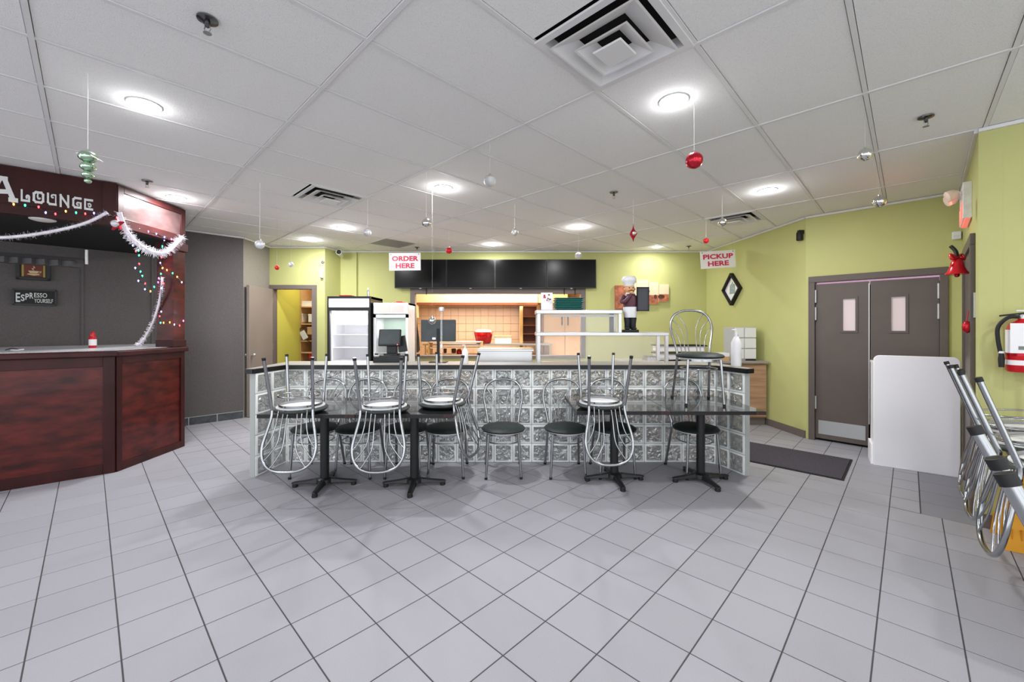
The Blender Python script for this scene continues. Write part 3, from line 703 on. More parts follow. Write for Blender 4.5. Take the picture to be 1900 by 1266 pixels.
# wall pictures behind the bar
def wall_sign(px0, px1, py0, py1, nm, label, cat, P=WLF, Q=WL0, th=.025):
    s0, p0 = hit(P, Q, px0); s1, p1 = hit(P, Q, px1); y = (p0[1]+p1[1])/2; return s0, s1, zat(py1, y), zat(py0, y), thing(nm, label, cat, (*along(P, Q, (s0+s1)/2, 0), (zat(py1, y)+zat(py0, y))/2))
def local_pbox(t, P, Q, s0, s1, z0, z1, d0, d1, nm, mt, bevel=0):
    m = MB().pbox(P, Q, s0, s1, z0, z1, d0, d1); l = t.location
    m.v = [(x-l.x, y-l.y, z-l.z) for x, y, z in m.v]; return m.build(nm, mt, t, bevel=bevel)
s0, s1, z0, z1, t = wall_sign(24, 105, 537, 567, 'slogan_sign', 'black framed wall sign reading espresso yourself in white letters', 'sign')
local_pbox(t, WLF, WL0, s0, s1, z0, z1, .0, .022, 'backing', M['ink'])
for q in ((s0, s1, z0, z0+.018), (s0, s1, z1-.018, z1), (s0, s0+.014, z0, z1), (s1-.014, s1, z0, z1)): local_pbox(t, WLF, WL0, *q, .0, .034, 'frame_bar', M['black'])
def wtext(s, t, P, Q, sc, z, h, mt, bold=.02, d=.024, width=None, align='CENTER', nm='lettering'):
    L = math.hypot(Q[0]-P[0], Q[1]-P[1]); e = Vector(((Q[0]-P[0])/L, (Q[1]-P[1])/L, 0)); l = t.location
    x, y = along(P, Q, sc, d); return text_obj(s, nm, mt, t, (x-l.x, y-l.y, z-l.z), e, (0, 0, 1), h, bold, align, .001, width=width)
hh = z1-z0; wd_ = s1-s0
for ch, cx_, zz_, h_, w_ in (('E', .11, .2, .56, .10), ('S', .22, .26, .40, .085), ('P', .315, .34, .38, .08), ('R', .41, .42, .36, .085)):
    wtext(ch, t, WLF, WL0, s0+wd_*cx_, z0+hh*zz_, hh*h_, M['silver_text'], .02, width=wd_*w_)
wtext('ESSO', t, WLF, WL0, s0+wd_*.625, z0+hh*.5, hh*.28, M['silver_text'], .01, width=wd_*.30)
wtext('YOURSELF', t, WLF, WL0, s0+wd_*.70, z0+hh*.17, hh*.25, M['silver_text'], .01, width=wd_*.44)
s0, s1, z0, z1, t = wall_sign(30, 94, 482, 520, 'cup_picture', 'small framed picture of a steaming coffee cup above the espresso sign', 'picture')
local_pbox(t, WLF, WL0, s0, s1, z0, z1, 0, .02, 'print', M['cocoa'])
cupred = mat('brick_red_print', rgb(112, 52, 38), .6)
local_pbox(t, WLF, WL0, s0+.06, s1-.06, z0+.05, z1-.02, .02, .022, 'print', cupred)
for q in ((s0+.045, s0+.062), (s1-.062, s1-.045)): local_pbox(t, WLF, WL0, *q, z0+.04, z1-.03, .02, .023, 'print_band', mat('olive_print', rgb(168, 158, 78), .6))
for q in ((s0, s1, z0, z0+.032), (s0, s1, z1-.03, z1), (s0, s0+.032, z0, z1), (s1-.032, s1, z0, z1)): local_pbox(t, WLF, WL0, *q, 0, .04, 'frame_bar', M['black'], .003)
cupm = mat('cream_ink', rgb(212, 186, 146), .6); m = MB(); sc_, zc_ = (s0+s1)/2, z0+.055
def cupf(a, b, dp):
    x, y = along(WLF, WL0, sc_+a, .023+.003*dp); return (x-t.location.x, y-t.location.y, zc_+b-t.location.z)
m.xprism([(-.055, .012), (0, 0), (.055, .012), (.045, .022), (-.045, .022)], cupf)
m.xprism([(-.03, .028), (.03, .028), (.045, .06), (-.045, .06)], cupf)
for qd in strip2d([(.04, .055), (.062, .055), (.058, .04), (.036, .036)], .007): m.xprism(qd, cupf)
for qd in strip2d([(0, .07), (-.012, .085), (.01, .1), (0, .115)], .008): m.xprism(qd, cupf)
m.build('cup_motif', cupm, t)
# soap bottle and glasses on the bar
p = PX(172, 648, 4.75); t = thing('sauce_bottle', 'small red capped bottle with white label on the bar top', 'bottle', (p.x, p.y, 1.263))
MB().lathe([(.03, 0), (.034, .01), (.034, .12), (.022, .135)], 14).build('body', M['red'], t, 50); MB().lathe([(.0345, .03), (.0345, .10)], 14).build('label_band', M['white'], t, 50)
MB().lathe([(.024, .135), (.024, .165), (.008, .19)], 14).build('cap', M['red'], t, 50)
p = PX(24, 650, 4.2); t = thing('spectacles', 'folded dark spectacles lying on the granite bar top', 'glasses', (p.x, p.y, 1.265))
MB().tube(smooth([(-.08, 0, .004), (-.03, .02, .02), (.05, .02, .006)]), .004, 6).build('temple', M['ink'], t, 60)
MB().tube(smooth([(-.02, 0, .004), (.05, -.01, .004), (.09, .02, .01)]), .006, 6).build('lens_frame', M['white'], t, 60)

# garlands and coloured lights
def on_ab(px, py, d=.05): x, y = along(A, B, hit(A, B, px)[0], d); return Vector((x, y, zat(py, y)))
def on_bc(px, py, X=-4.08): Y = -X*F/(CX-px); return Vector((X, Y, zat(py, Y)))
def garland(pts, label, r=.022):
    P = smooth(pts, 10); t = thing('tinsel_garland', label, 'garland', P[0]); o = P[0]
    MB().tube([p-o for p in P], r*.7, 6).build('core', M['tinsel'], t, 60)
    m = MB()
    L = sum((P[i+1]-P[i]).length for i in range(len(P)-1)); n = int(L*620)
    for k in range(n):
        f = R.random()*(len(P)-1); i = int(f); c = P[i].lerp(P[i+1], f-i)-o; ax = (P[i+1]-P[i]).normalized()
        d = Vector((R.gauss(0, 1), R.gauss(0, 1), R.gauss(0, 1))); d = (d-ax*d.dot(ax)).normalized()+ax*R.uniform(-.5, .5); s = d.cross(ax).normalized()*.0035
        e = c+d*r*R.uniform(1.2, 2.1); m.add([c-s, c+s, e+s*.6, e-s*.6], [(0, 1, 2, 3)])
    m.build('tinsel', M['tinsel'], t, kind='stuff'); return t
garland([on_ab(-60, 436), on_ab(0, 441), on_ab(60, 436), on_ab(120, 425), on_ab(165, 412), on_ab(200, 394)], 'white tinsel garland swagged across the front of the bar canopy')
garland([on_bc(221, 394, -4.03), on_bc(230, 420, -4.03), on_bc(240, 437, -4.03), on_bc(252, 450, -4.03), on_bc(272, 464, -4.03), on_bc(294, 470, -4.03), on_bc(310, 467, -4.03), on_bc(326, 453, -4.03), on_bc(338, 440, -4.03)], 'thick bright white garland looping from canopy corner to the red post', .032)
garland([on_bc(301, 515, -4.20), on_bc(300, 535, -4.22), on_bc(293, 570, -4.3), on_bc(281, 605, -4.42), on_bc(265, 632, -4.55), on_bc(254, 641, -4.62)], 'thin white garland hanging beside the post down to the bar top', .018)
def lights(name, label, bulbs, fn):
    t = thing('string_lights', label, 'lights', fn(*bulbs[0][:2])); o = t.location.copy(); pts = [fn(a, b)-o for a, b, c in bulbs]
    MB().tube(smooth(pts, 5), .0035, 5).build('cord', M['wire'], t, 60)
    for (a, b, c), p in zip(bulbs, pts):
        MB().lathe([(.002, -.013), (.007, -.003), (.006, .006), (.003, .010)], 8).build('bulb', M['led_'+c], t, 60, loc=p, label={'r': 'red bulb', 'g': 'green bulb', 'b': 'blue bulb', 'o': 'orange bulb', 'p': 'pink bulb'}[c])
lights('a', 'coloured string lights under the lounge lettering on the canopy', [(27, 379, 'o'), (48, 381, 'g'), (73, 384, 'r'), (86, 394.5, 'b'), (104, 397, 'r'), (123, 392, 'o'), (142, 394.5, 'g'), (159, 396.5, 'r'), (175, 395.5, 'b')], lambda a, b: on_ab(a, b, .03))
def cl(L): return [(180+x/4.367, 370+y/4.367, c) for x, y, c in L]
lights('b', 'looped coloured string lights hanging left of the red post', cl([(290, 372, 'b'), (335, 415, 'g'), (315, 420, 'r'), (340, 453, 'g'), (342, 523, 'r'), (310, 556, 'b'), (352, 585, 'g'), (367, 620, 'g'), (335, 660, 'b'), (390, 682, 'r'), (388, 728, 'b'), (433, 745, 'o'), (463, 710, 'g'), (495, 672, 'p')]), lambda a, b: on_bc(a, b, -4.10))
lights('c', 'coloured string lights running down the left edge of the red post', cl([(545, 330, 'b'), (530, 380, 'g'), (522, 470, 'r'), (513, 515, 'b'), (530, 558, 'o'), (518, 603, 'g'), (500, 640, 'p'), (540, 682, 'r'), (520, 720, 'b'), (520, 910, 'b'), (508, 947, 'r'), (515, 1000, 'g')]), lambda a, b: PX(a, b, 4.92))
lights('d', 'short coloured string lights slanting across the red post', cl([(533, 556, 'o'), (567, 573, 'o'), (613, 598, 'g'), (650, 628, 'o'), (687, 672, 'b')]), lambda a, b: PX(a, b, 4.98))
lights('e', 'short coloured string lights wrapped low around the red post', cl([(540, 1000, 'o'), (590, 997, 'o'), (627, 1015, 'b'), (670, 1022, 'r'), (700, 985, 'p')]), lambda a, b: PX(a, b, 4.98))
lights('f', 'unlit looking clear string lights along the canopy side rail', [(228, 415, 'p'), (242, 419, 'b'), (258, 424, 'b'), (275, 430, 'p'), (290, 434, 'b'), (305, 440, 'b'), (318, 444, 'p')], lambda a, b: on_bc(a, b, -4.105))
p = on_bc(217, 416, -4.0); t = thing('star_ornament', 'red star ornament with pearl ball at the canopy corner', 'ornament', p)
m = MB(); sp = []
for k in range(10): a = PI/2+k*PI/5; r_ = .075 if k % 2 == 0 else .032; sp.append((r_*math.cos(a), r_*math.sin(a)))
m.xprism(sp, lambda a, b, dp: (a, .012-.024*dp, b)); m.build('star', M['crimson'], t); MB().ball((0, -.02, 0), .036, 14).build('pearl', M['pearl'], t, 60)

# ------------------------------------------------------------------ glass block counter
GX = [(-2.56, 4.10), (-2.50, 4.55), (2.10, 4.55), (2.23, 4.48), (2.285, 4.32), (2.34, 4.13)]
ctr = thing('glass_block_counter', 'long service counter of clear glass blocks with black edged top', 'counter', (0, 0, 0))
def block_mesh():
    m = MB(); n = 8; b = .017; h = .1; dpt = .04
    for sgn in (-1, 1):
        g_ = [[None]*(n+1) for _ in range(n+1)]; vs = []; fs = []
        for i in range(n+1):
            for j in range(n+1):
                x = -h+b+(2*h-2*b)*i/n; z = -h+b+(2*h-2*b)*j/n
                edge = i in (0, n) or j in (0, n)
                wv = 0 if edge else .006*math.sin(i*1.7+sgn)*math.cos(j*1.5+i*.6)
                vs.append((x, sgn*(dpt-(0 if edge else .004)+wv), z))
        for i in range(n):
            for j in range(n):
                a = i*(n+1)+j; q = (a, a+n+1, a+n+2, a+1); fs.append(q if sgn < 0 else q[::-1])
        m.cur = 0; m.add(vs, fs)
        # rim frame
        k = dpt-.006
        o = [(-h, sgn*k, -h), (h, sgn*k, -h), (h, sgn*k, h), (-h, sgn*k, h)]; q_ = h-b
        i_ = [(-q_, sgn*dpt, -q_), (q_, sgn*dpt, -q_), (q_, sgn*dpt, q_), (-q_, sgn*dpt, q_)]
        f = [(a, (a+1) % 4, (a+1) % 4+4, a+4) for a in range(4)]
        m.cur = 1; m.add(o+i_, f if sgn < 0 else [x[::-1] for x in f])
    k = dpt-.006; c = [(-h, -h), (h, -h), (h, h), (-h, h)]
    m.add([(x, -k, z) for x, z in c]+[(x, k, z) for x, z in c], [((a+1) % 4, a, a+4, (a+1) % 4+4) for a in range(4)])
    me = m.mesh('glass_block', [M['figured'], M['rim']]); me.shade_smooth(); me.set_sharp_from_angle(angle=math.radians(40)); return me
bm_ = block_mesh(); RH = .208
mort = MB()
for (P, Q), n in zip(zip(GX[:-1], GX[1:]), (2, 22, 1, 1, 1)):
    L = math.hypot(Q[0]-P[0], Q[1]-P[1]); ang = math.atan2(Q[1]-P[1], Q[0]-P[0]); st = L/n
    for i in range(n):
        x, y = along(P, Q, (i+.5)*st, -.04)
        for r_ in range(5):
            link('glass_block', bm_, ctr, loc=(x, y, .002+(r_+.5)*RH), rot=(0, 0, ang), scale=((st-.007)/.2, 1, (RH-.007)/.2))
    for i in range(n+1): mort.pbox(P, Q, i*st-.0034, i*st+.0034, 0, 5*RH, -.068, -.012)
    for r_ in range(6): mort.pbox(P, Q, 0, L, max(0, .002+r_*RH-.0034), .002+r_*RH+.0034, -.068, -.012)
mort.build('mortar_joints', M['mortar'], ctr, kind='stuff')
front = [(-2.575, 4.075), (-2.51, 4.515), (2.09, 4.515), (2.215, 4.45), (2.27, 4.30), (2.345, 4.095)]
back = [(2.43, 4.13), (2.40, 4.42), (2.36, 4.68), (2.25, 5.02), (-2.72, 5.02), (-2.68, 4.5), (-2.655, 4.08)]
MB().prism(front+back, 1.043, 1.088).build('countertop', [M['greytop']], ctr)
ed = MB()
for P, Q in zip(front[:-1], front[1:]): ed.pbox(P, Q, -.004, math.hypot(Q[0]-P[0], Q[1]-P[1])+.004, 1.040, 1.086, 0, .012)
ed.pbox(front[-1], back[0], 0, .092, 1.040, 1.086, 0, .012); ed.pbox((-2.655, 4.08), front[0], 0, .08, 1.04, 1.086, 0, .012)
ed.build('edge_band', M['edge'], ctr)
uc = thing('dark_backing_unit', 'dark brown shelving unit added behind the middle glass blocks to darken them', 'cabinet', (0, 5.35, 0))  # three backing units added to set the tone showing through the glass
MB().box(-1.0, .95, -.12, .12, .0, .84).build('body', mat('umber_steel', rgb(92, 78, 74), .5, noise=(5, .35, 3)), uc)
for z in (.22, .43, .64): MB().box(-1.0, .95, -.15, .12, z, z+.02).build('shelf', M['copper'], uc)
uc2 = thing('pale_backing_cabinet', 'pale cabinet added behind the left glass blocks to lighten them', 'cabinet', (-1.75, 5.35, 0))
MB().box(-.6, .6, -.12, .12, .0, .9).build('body', M['board'], uc2)
for x in (-.3, .3): MB().box(x-.28, x+.28, -.135, -.12, .06, .86).build('door', M['white'], uc2)
uc3 = thing('pink_backing_cabinet', 'pinkish cabinet added behind the right glass blocks to tint them', 'cabinet', (1.5, 5.35, 0))
MB().box(-.5, .5, -.12, .12, .0, .9).build('body', mat('pink_beige', rgb(196, 164, 160), .6), uc3)
for x in (-.25, .25): MB().box(x-.23, x+.23, -.135, -.12, .06, .86).build('door', MATS['pink_beige'], uc3)

# ------------------------------------------------------------------ bistro chairs
def chair_proto():
    t = thing('bistro_chair', 'x', 'chair', (0, 0, 0))
    MB().lathe([(.02, .505), (.10, .504), (.17, .499), (.208, .487), (.224, .472), (.218, .458), (.19, .452), (.02, .452)][::-1], 36).build('seat', M['seat'], t, 60)
    MB().lathe([(.196, .4445), (.196, .453)], 32).build('seat_board', M['board'], t, 40, label='light grey board under the seat')
    m = MB(); rp = []
    for k in range(32): rp.append((.186, k))
    m.lathe([(.172, .424), (.177, .424), (.177, .449), (.172, .449)], 36); m.f = [f for f in m.f if len(f) == 4]; m.mi = [0]*len(m.f)
    n = 36; m.add([], []); m.f += [(3*n+k, 3*n+(k+1) % n, (k+1) % n, k) for k in range(n)]; m.mi = [0]*len(m.f)
    m.build('seat_ring', M['chrome'], t, 40)
    hp = [(.160, .195, .44), (.162, .203, .50), (.182, .232, .60), (.204, .262, .70), (.207, .280, .77), (.190, .297, .84), (.148, .310, .895), (.08, .317, .925), (0, .319, .932)]
    full = hp+[(-x, y, z) for x, y, z in hp[-2::-1]]
    MB().tube(smooth(full, 4), .0125, 10).build('backrest_hoop', M['chrome'], t, 60)
    def leg(p, q, r_=.0125):
        mid_ = [Vector(p).lerp(Vector(q), k/3) for k in range(4)]
        l = MB().tube(mid_, r_, 10).build('leg', M['chrome'], t, 60)
        d = (Vector(q)-Vector(p)).normalized(); MB().tube([Vector(q)-d*.022, Vector(q)+d*.0], r_+.0022, 10).build('foot_cap', M['rubber'], l, 60)
    for s in (-1, 1):
        leg((s*.150, -.135, .44), (s*.174, -.155, .0)); leg((s*.160, .195, .445), (s*.185, .300, 0), .0135)
    for s in (-1, 1):
        for b0, kn, en in ((.036, (.050, .74), (.135, .893)), (.072, (.092, .70), (.188, .838)), (.113, (.140, .655), (.204, .755))):
            yy = lambda z: .195+(z-.44)*.262+.004
            pts = [(s*b0, .192, .455), (s*(b0+.006), yy(.56), .56), (s*kn[0], yy(kn[1]), kn[1]), (s*(kn[0]*.45+en[0]*.55), yy((kn[1]*.35+en[1]*.65)), kn[1]*.35+en[1]*.65), (s*en[0], yy(en[1]), en[1])]
            MB().tube(smooth(pts, 4), .0055, 7).build('spoke', M['chrome'], t, 60)
    ring = [(.168*math.cos(2*PI*k/28), .035+.185*math.sin(2*PI*k/28), .345) for k in range(28)]
    MB().tube(ring, .006, 7, True).build('stretcher_ring', M['chrome'], t, 60)
    return t
proto = chair_proto(); used = [0]
def chair(loc, rot, label, group):
    if not used[0]:
        used[0] = 1; proto.location = loc; proto.rotation_euler = rot; proto['label'] = label; proto['group'] = group; return proto
    return dup(proto, loc, rot, label, group)
G1 = 'upright chairs along the glass block counter'
for px, a, lb in ((584, 0, 'upright chrome chair with green seat, leftmost along the glass counter'),
                  (665, 0, 'upright chrome chair standing second from the left at the glass counter'),
                  (754, 0, 'upright chrome chair third from the left, behind the second table column'),
                  (830, 3, 'upright chrome chair fourth from the left, behind the sideways inverted chair'),
                  (934, 2, 'upright chrome chair in the open gap between the tables, nearest the left pair'),
                  (1050, 1, 'upright chrome chair in the open gap, just left of the third table'),
                  (1139, 0, 'upright chrome chair behind the third table column'),
                  (1291, 4, 'upright chrome chair on the floor behind the rightmost table column')):
    Y = 4.20; chair(((px-CX)/F*Y, Y, 0), (0, 0, math.radians(a)), lb, G1)
TT = .75
def inv(x, y, rz, lb, g='chairs turned upside down on tables', z=TT, lean=0): return chair((x, y, z+.505*math.cos(math.radians(lean))+.22*math.sin(math.radians(lean))), (PI+math.radians(lean), 0, math.radians(rz)), lb, g)
inv(-1.875, 3.64, 9, 'upside down chrome chair on the leftmost table, backrest hanging in front')
inv(-1.135, 3.64, 8, 'upside down chrome chair on the second table, left side, backrest hanging in front')
inv(-.66, 3.88, 72, 'upside down chrome chair seen side-on at the right edge of the second table')
inv(.825, 3.82, 4, 'upside down chrome chair on the third table, backrest hanging in front')
chair((1.86, 4.06, TT), (0, 0, math.radians(-7)), 'upright chrome chair standing on top of the rightmost table', 'chairs set on tables')
for u, lb in ((4.30, 'upside down chair at the right edge of the picture, farthest of its row'), (3.88, 'upside down chair at the right edge of the picture, second from the white podium'),
              (3.36, 'upside down chair at the right edge of the picture, third from the white podium'), (1.46, 'near upside down chair at the right edge, black leg tips close to the camera'),
              (.97, 'upside down chair nearest the camera, only a leg tip at the right edge')):
    x, y, _ = W(u, -.51 if u > 3.5 else -.53 if u > 3 else -.42); inv(x, y, -134.1+(4 if u > 4 else 4 if u > 3.5 else 6 if u > 3 else 0), lb, 'upside down chairs in a row at the right edge', lean=5 if u > 3 else 9)

# ------------------------------------------------------------------ cafe tables
def table_proto():
    t = thing('cafe_table', 'x', 'table')
    a = .421
    MB().cbox(-a, a, -a, a, TT-.034, TT, .003).build('tabletop', [M['laminate']], t)
    e = MB(); th = .003
    e.box(-a-th, a+th, -a-th, -a, TT-.033, TT-.002); e.box(-a-th, a+th, a, a+th, TT-.033, TT-.002); e.box(-a-th, -a, -a, a, TT-.033, TT-.002); e.box(a, a+th, -a, a, TT-.033, TT-.002)
    e.build('edge_band', M['edge'], t)
    for sx in (1,): MB().box(min(sx*a, sx*(a-.09)), max(sx*a, sx*(a-.09))+.0, -a-.0045, -a-.002, TT-.029, TT-.006).build('worn_edge', M['chip'], t, label='chipped red brown edge')
    MB().lathe([(.04, .06), (.04, TT-.04)], 20).build('column', M['black'], t, 40)
    MB().box(-.16, .16, -.16, .16, TT-.042, TT-.035).build('spider_plate', M['black'], t)
    b = MB().lathe([(.075, .035), (.07, .07), (.045, .085)], 16).build('base_hub', M['black'], t, 40)
    for k in range(4):
        m = MB(); c, s = math.cos(k*PI/2), math.sin(k*PI/2)
        q = lambda r_, w_, z: (c*r_-s*w_, s*r_+c*w_, z)
        vs = []
        for r_, w_, z0_, z1_ in ((.03, .036, .03, .08), (.16, .03, .032, .062), (.27, .027, .03, .05), (.295, .018, .032, .045)):
            vs += [q(r_, -w_, z0_), q(r_, w_, z0_), q(r_, w_*.6, z1_), q(r_, -w_*.6, z1_)]
        f = [(3, 2, 1, 0), (12, 13, 14, 15)]
        for i in range(3):
            for j in range(4): f.append((i*4+j, i*4+(j+1) % 4, i*4+4+(j+1) % 4, i*4+4+j))
        m.add(vs, f); ft = m.build('base_foot', M['black'], t, bevel=.006)
        x, y, _ = q(.265, 0, 0); MB().lathe([(.024, 0), (.026, .012), (.02, .034)], 12).build('glide', M['rubber'], ft, 50, loc=(x, y, 0))
    return t
tp = table_proto(); GT = 'black cafe tables in front of the glass counter'
tabs = [(-1.777, 3.955, 7, 'black square pedestal table, leftmost of the row'), (-.925, 3.955, 5, 'black square pedestal table second from left, holding two inverted chairs'),
        (1.003, 4.09, 3, 'black square pedestal table left of the right pair, one inverted chair on it'), (1.849, 4.085, 8, 'black square pedestal table at the right, with an upright chair on top')]
for i, (x, y, fr_, lb) in enumerate(tabs):
    o = tp if i == 0 else copy_tree(tp); o.location = (x, y, 0); o['label'] = lb; o['group'] = GT
    for c in o.children:
        if c.name.split('.')[0] in ('base_hub', 'base_foot', 'column'):
            c.location = (0, -.07, 0)
            if c.name.startswith('base_foot'): c.rotation_euler = (0, 0, math.radians(fr_))
for u, lb in ((4.03, 'black table under the far inverted chairs at the right edge'), (3.17, 'black table in the right row, mostly outside the picture'), (1.25, 'black table close to the camera at the right, outside the picture edge')):
    x, y, _ = W(u, -.86); o = copy_tree(tp); o.location = (x, y, 0); o.rotation_euler = (0, 0, ROT_U); o['label'] = lb; o['group'] = 'tables in the row at the right edge'

# ------------------------------------------------------------------ things behind the counter
# black display fridge
t = thing('display_fridge', 'tall black framed display fridge with lit white interior', 'fridge', (-2.61, 6.55, 0))
w2 = .345; D = .62
m = MB(); m.box(-w2, w2, D-.04, D, .1, 2.0); m.box(-w2, -w2+.035, .04, D, .1, 2.0); m.box(w2-.035, w2, .04, D, .1, 2.0); m.box(-w2, w2, .04, D, 1.96, 2.0); m.box(-w2, w2, .04, D, 0, .2)
m.build('cabinet', M['tvframe'], t)
m = MB(); m.box(-w2+.036, w2-.036, D-.05, D-.041, .2, 1.96); m.box(-w2+.036, -w2+.046, .06, D-.05, .2, 1.96); m.box(w2-.046, w2-.036, .06, D-.05, .2, 1.96); m.box(-w2+.036, w2-.036, .06, D-.05, .2, .21)
m.build('liner', M['fridge_in'], t)
m = MB(); m.box(-w2, w2, 0, .04, 1.965, 2.0); m.box(-w2, w2, 0, .04, 1.77, 1.825); m.box(-w2, -w2+.02, 0, .04, 1.82, 1.97); m.box(w2-.02, w2, 0, .04, 1.82, 1.97); m.build('header_frame', M['tvframe'], t)
MB().box(-w2+.02, w2-.02, .01, .035, 1.825, 1.965).build('header_panel', M['fridge_lit'], t)
dr = MB(); dr.box(-w2, -w2+.038, 0, .04, .2, 1.77); dr.box(w2-.038, w2, 0, .04, .2, 1.77); dr.box(-w2, w2, 0, .04, .2, .25)
dr = dr.build('door', M['tvframe'], t); MB().box(-w2+.038, w2-.038, .015, .022, .25, 1.77).build('glass_pane', M['fridge_glass'], dr)
MB().box(-w2+.04, w2-.04, .07, .10, 1.74, 1.765).build('interior_lamp', M['led_strip'], t)
fl = bpy.data.lights.new('lamp', 'AREA'); fl.shape = 'RECTANGLE'; fl.size = .5; fl.size_y = .05; fl.energy = 24
fo = bpy.data.objects.new('lamp', fl); C.objects.link(fo); fo.parent = t; fo.location = (0, .12, 1.73)
for z in (.45, .72, .95, 1.17, 1.38, 1.545): MB().box(-w2+.05, w2-.05, .1, D-.06, z, z+.012).build('shelf', M['fridge_in'], t)
tt = thing('marker_can', 'small spray can lying ready on top of the black fridge', 'can', (-2.36, 6.72, 2.0)); MB().lathe([(.02, 0), (.02, .1), (.012, .12)], 12).build('body', M['steel'], tt, 50); MB().lathe([(.012, .12), (.012, .15)], 10).build('nozzle', M['white'], tt, 50)
tt = thing('fridge_top_tray', 'dark shallow tray with red rim on top of the black fridge', 'tray', (-2.72, 6.75, 2.0)); MB().box(-.09, .09, -.08, .08, 0, .02).build('tray_body', M['copper'], tt, bevel=.004); MB().box(-.095, .095, -.085, .085, .016, .026).build('rim', M['crimson'], tt)
# white fridge
t = thing('upright_cooler', 'white glass door cooler right of the black fridge', 'fridge', (-1.96, 6.62, 0))
w2 = .28; D = .52
m = MB(); m.box(-w2, w2, D-.04, D, .1, 1.9); m.box(-w2, -w2+.03, .04, D, .1, 1.9); m.box(w2-.03, w2, .04, D, .1, 1.9); m.box(-w2, w2, .04, D, 1.87, 1.9); m.box(-w2, w2, .04, D, 0, .2); m.build('cabinet', M['whitegloss'], t)
MB().box(-w2+.031, w2-.031, D-.05, D-.041, .2, 1.87).build('liner', M['mint_liner'], t)
MB().box(-w2, w2, -.01, .04, 1.72, 1.9).build('header_panel', M['sign'], t, bevel=.006)
text_obj('Haagen', 'header_print', M['pearl'], t, (0, -.012, 1.78), (1, 0, 0), (0, 0, 1), .07, width=.3) if False else None
for x0, x1 in ((-.24, -.20), (-.19, .0), (.02, .21)): MB().box(x0, x1, -.013, -.01, 1.75, 1.86).build('header_print', mat('faded_print', rgb(222, 206, 200), .6), t)
dr = MB(); dr.box(-w2, -w2+.04, 0, .04, .2, 1.71); dr.box(w2-.04, w2, 0, .04, .2, 1.71); dr.box(-w2, w2, 0, .04, .2, .26); dr.box(-w2, w2, 0, .04, 1.66, 1.71)
dr = dr.build('door', M['whitegloss'], t); MB().box(-w2+.04, w2-.04, .015, .022, .26, 1.66).build('glass_pane', M['fridge_glass'], dr)
MB().box(-.05, .05, .010, .014, 1.32, 1.42).build('sticker', M['sign'], dr); MB().box(-.02, .03, .008, .0101, 1.37, 1.4).build('sticker_print', M['copper'], dr)
for z in (.5, .8, 1.08, 1.32): MB().box(-w2+.04, w2-.04, .1, D-.06, z, z+.012).build('shelf', M['satin'], t)
fl = bpy.data.lights.new('lamp', 'AREA'); fl.size = .3; fl.energy = 1.6; fo = bpy.data.objects.new('lamp', fl); C.objects.link(fo); fo.parent = t; fo.location = (0, .2, 1.65)
tt = thing('red_lid_tray', 'low red tray on top of the white cooler', 'tray', (-1.88, 6.85, 1.9)); MB().prism(rounded(-.1, .1, -.06, .06, .02), 0, .02).build('tray_body', M['red'], tt); MB().prism(rounded(-.05, .05, -.03, .03, .01), .02, .035).build('handle', M['red'], tt)
# till
TOPZ = 1.088
t = thing('cash_register', 'black touchscreen till with cash drawer on the counter', 'till', (-1.43, 4.88, TOPZ))
MB().box(-.195, .17, -.09, .12, 0, .085).build('cash_drawer', M['tvframe'], t, bevel=.004)
MB().box(-.02, .165, -.0935, -.09, .012, .075).build('drawer_front', M['black'], t)
MB().prism(rounded(-.09, .09, -.06, .06, .03), .085, .105).build('stand_base', M['black'], t); MB().box(-.06, .06, -.02, .04, .1, .26).build('stand_neck', M['black'], t, bevel=.01)
sc = MB().box(-.135, .12, -.02, .015, -.11, .09).build('screen', M['tvframe'], t, bevel=.006, loc=(0, -.05, .30), rot=(-.28, 0, .06))
MB().box(-.122, .107, -.0235, -.02, -.09, .078).build('display_glass', M['screen_dark'], sc)
MB().ball((.088, -.024, -.098), .006, 8).build('status_lamp', M['led_r'], sc)
MB().box(.10, .2, .0, .03, .1, .29).build('rear_display', M['black'], t, rot=(0, -.16, 0))
tt = thing('card_reader', 'small grey card reader leaning beside the till', 'card reader', (-1.59, 4.80, TOPZ+.085)); MB().box(-.03, .03, -.04, .04, 0, .025).build('body', M['satin'], tt, bevel=.006, rot=(.5, 0, .4)); MB().box(-.02, .02, -.03, .0, .026, .03).build('keypad', M['ink'], tt, rot=(.5, 0, .4))
# monitor
t = thing('order_monitor', 'dark flat monitor seen from behind on a thin post', 'monitor', (-.87, 4.85, TOPZ))
MB().box(-.205, .205, -.02, .02, .245, .505).build('housing', M['screen_dark'], t, bevel=.006)
MB().box(-.016, .016, -.03, -.01, 0, .40).build('post', M['rubber'], t); MB().box(-.1, .1, -.08, .08, 0, .012).build('foot_plate', M['black'], t)
MB().box(-.07, -.03, -.0225, -.02, .27, .295).build('sticker', M['sign'], t); MB().box(-.09, -.055, -.0225, -.02, .455, .468).build('sticker', M['sign'], t)
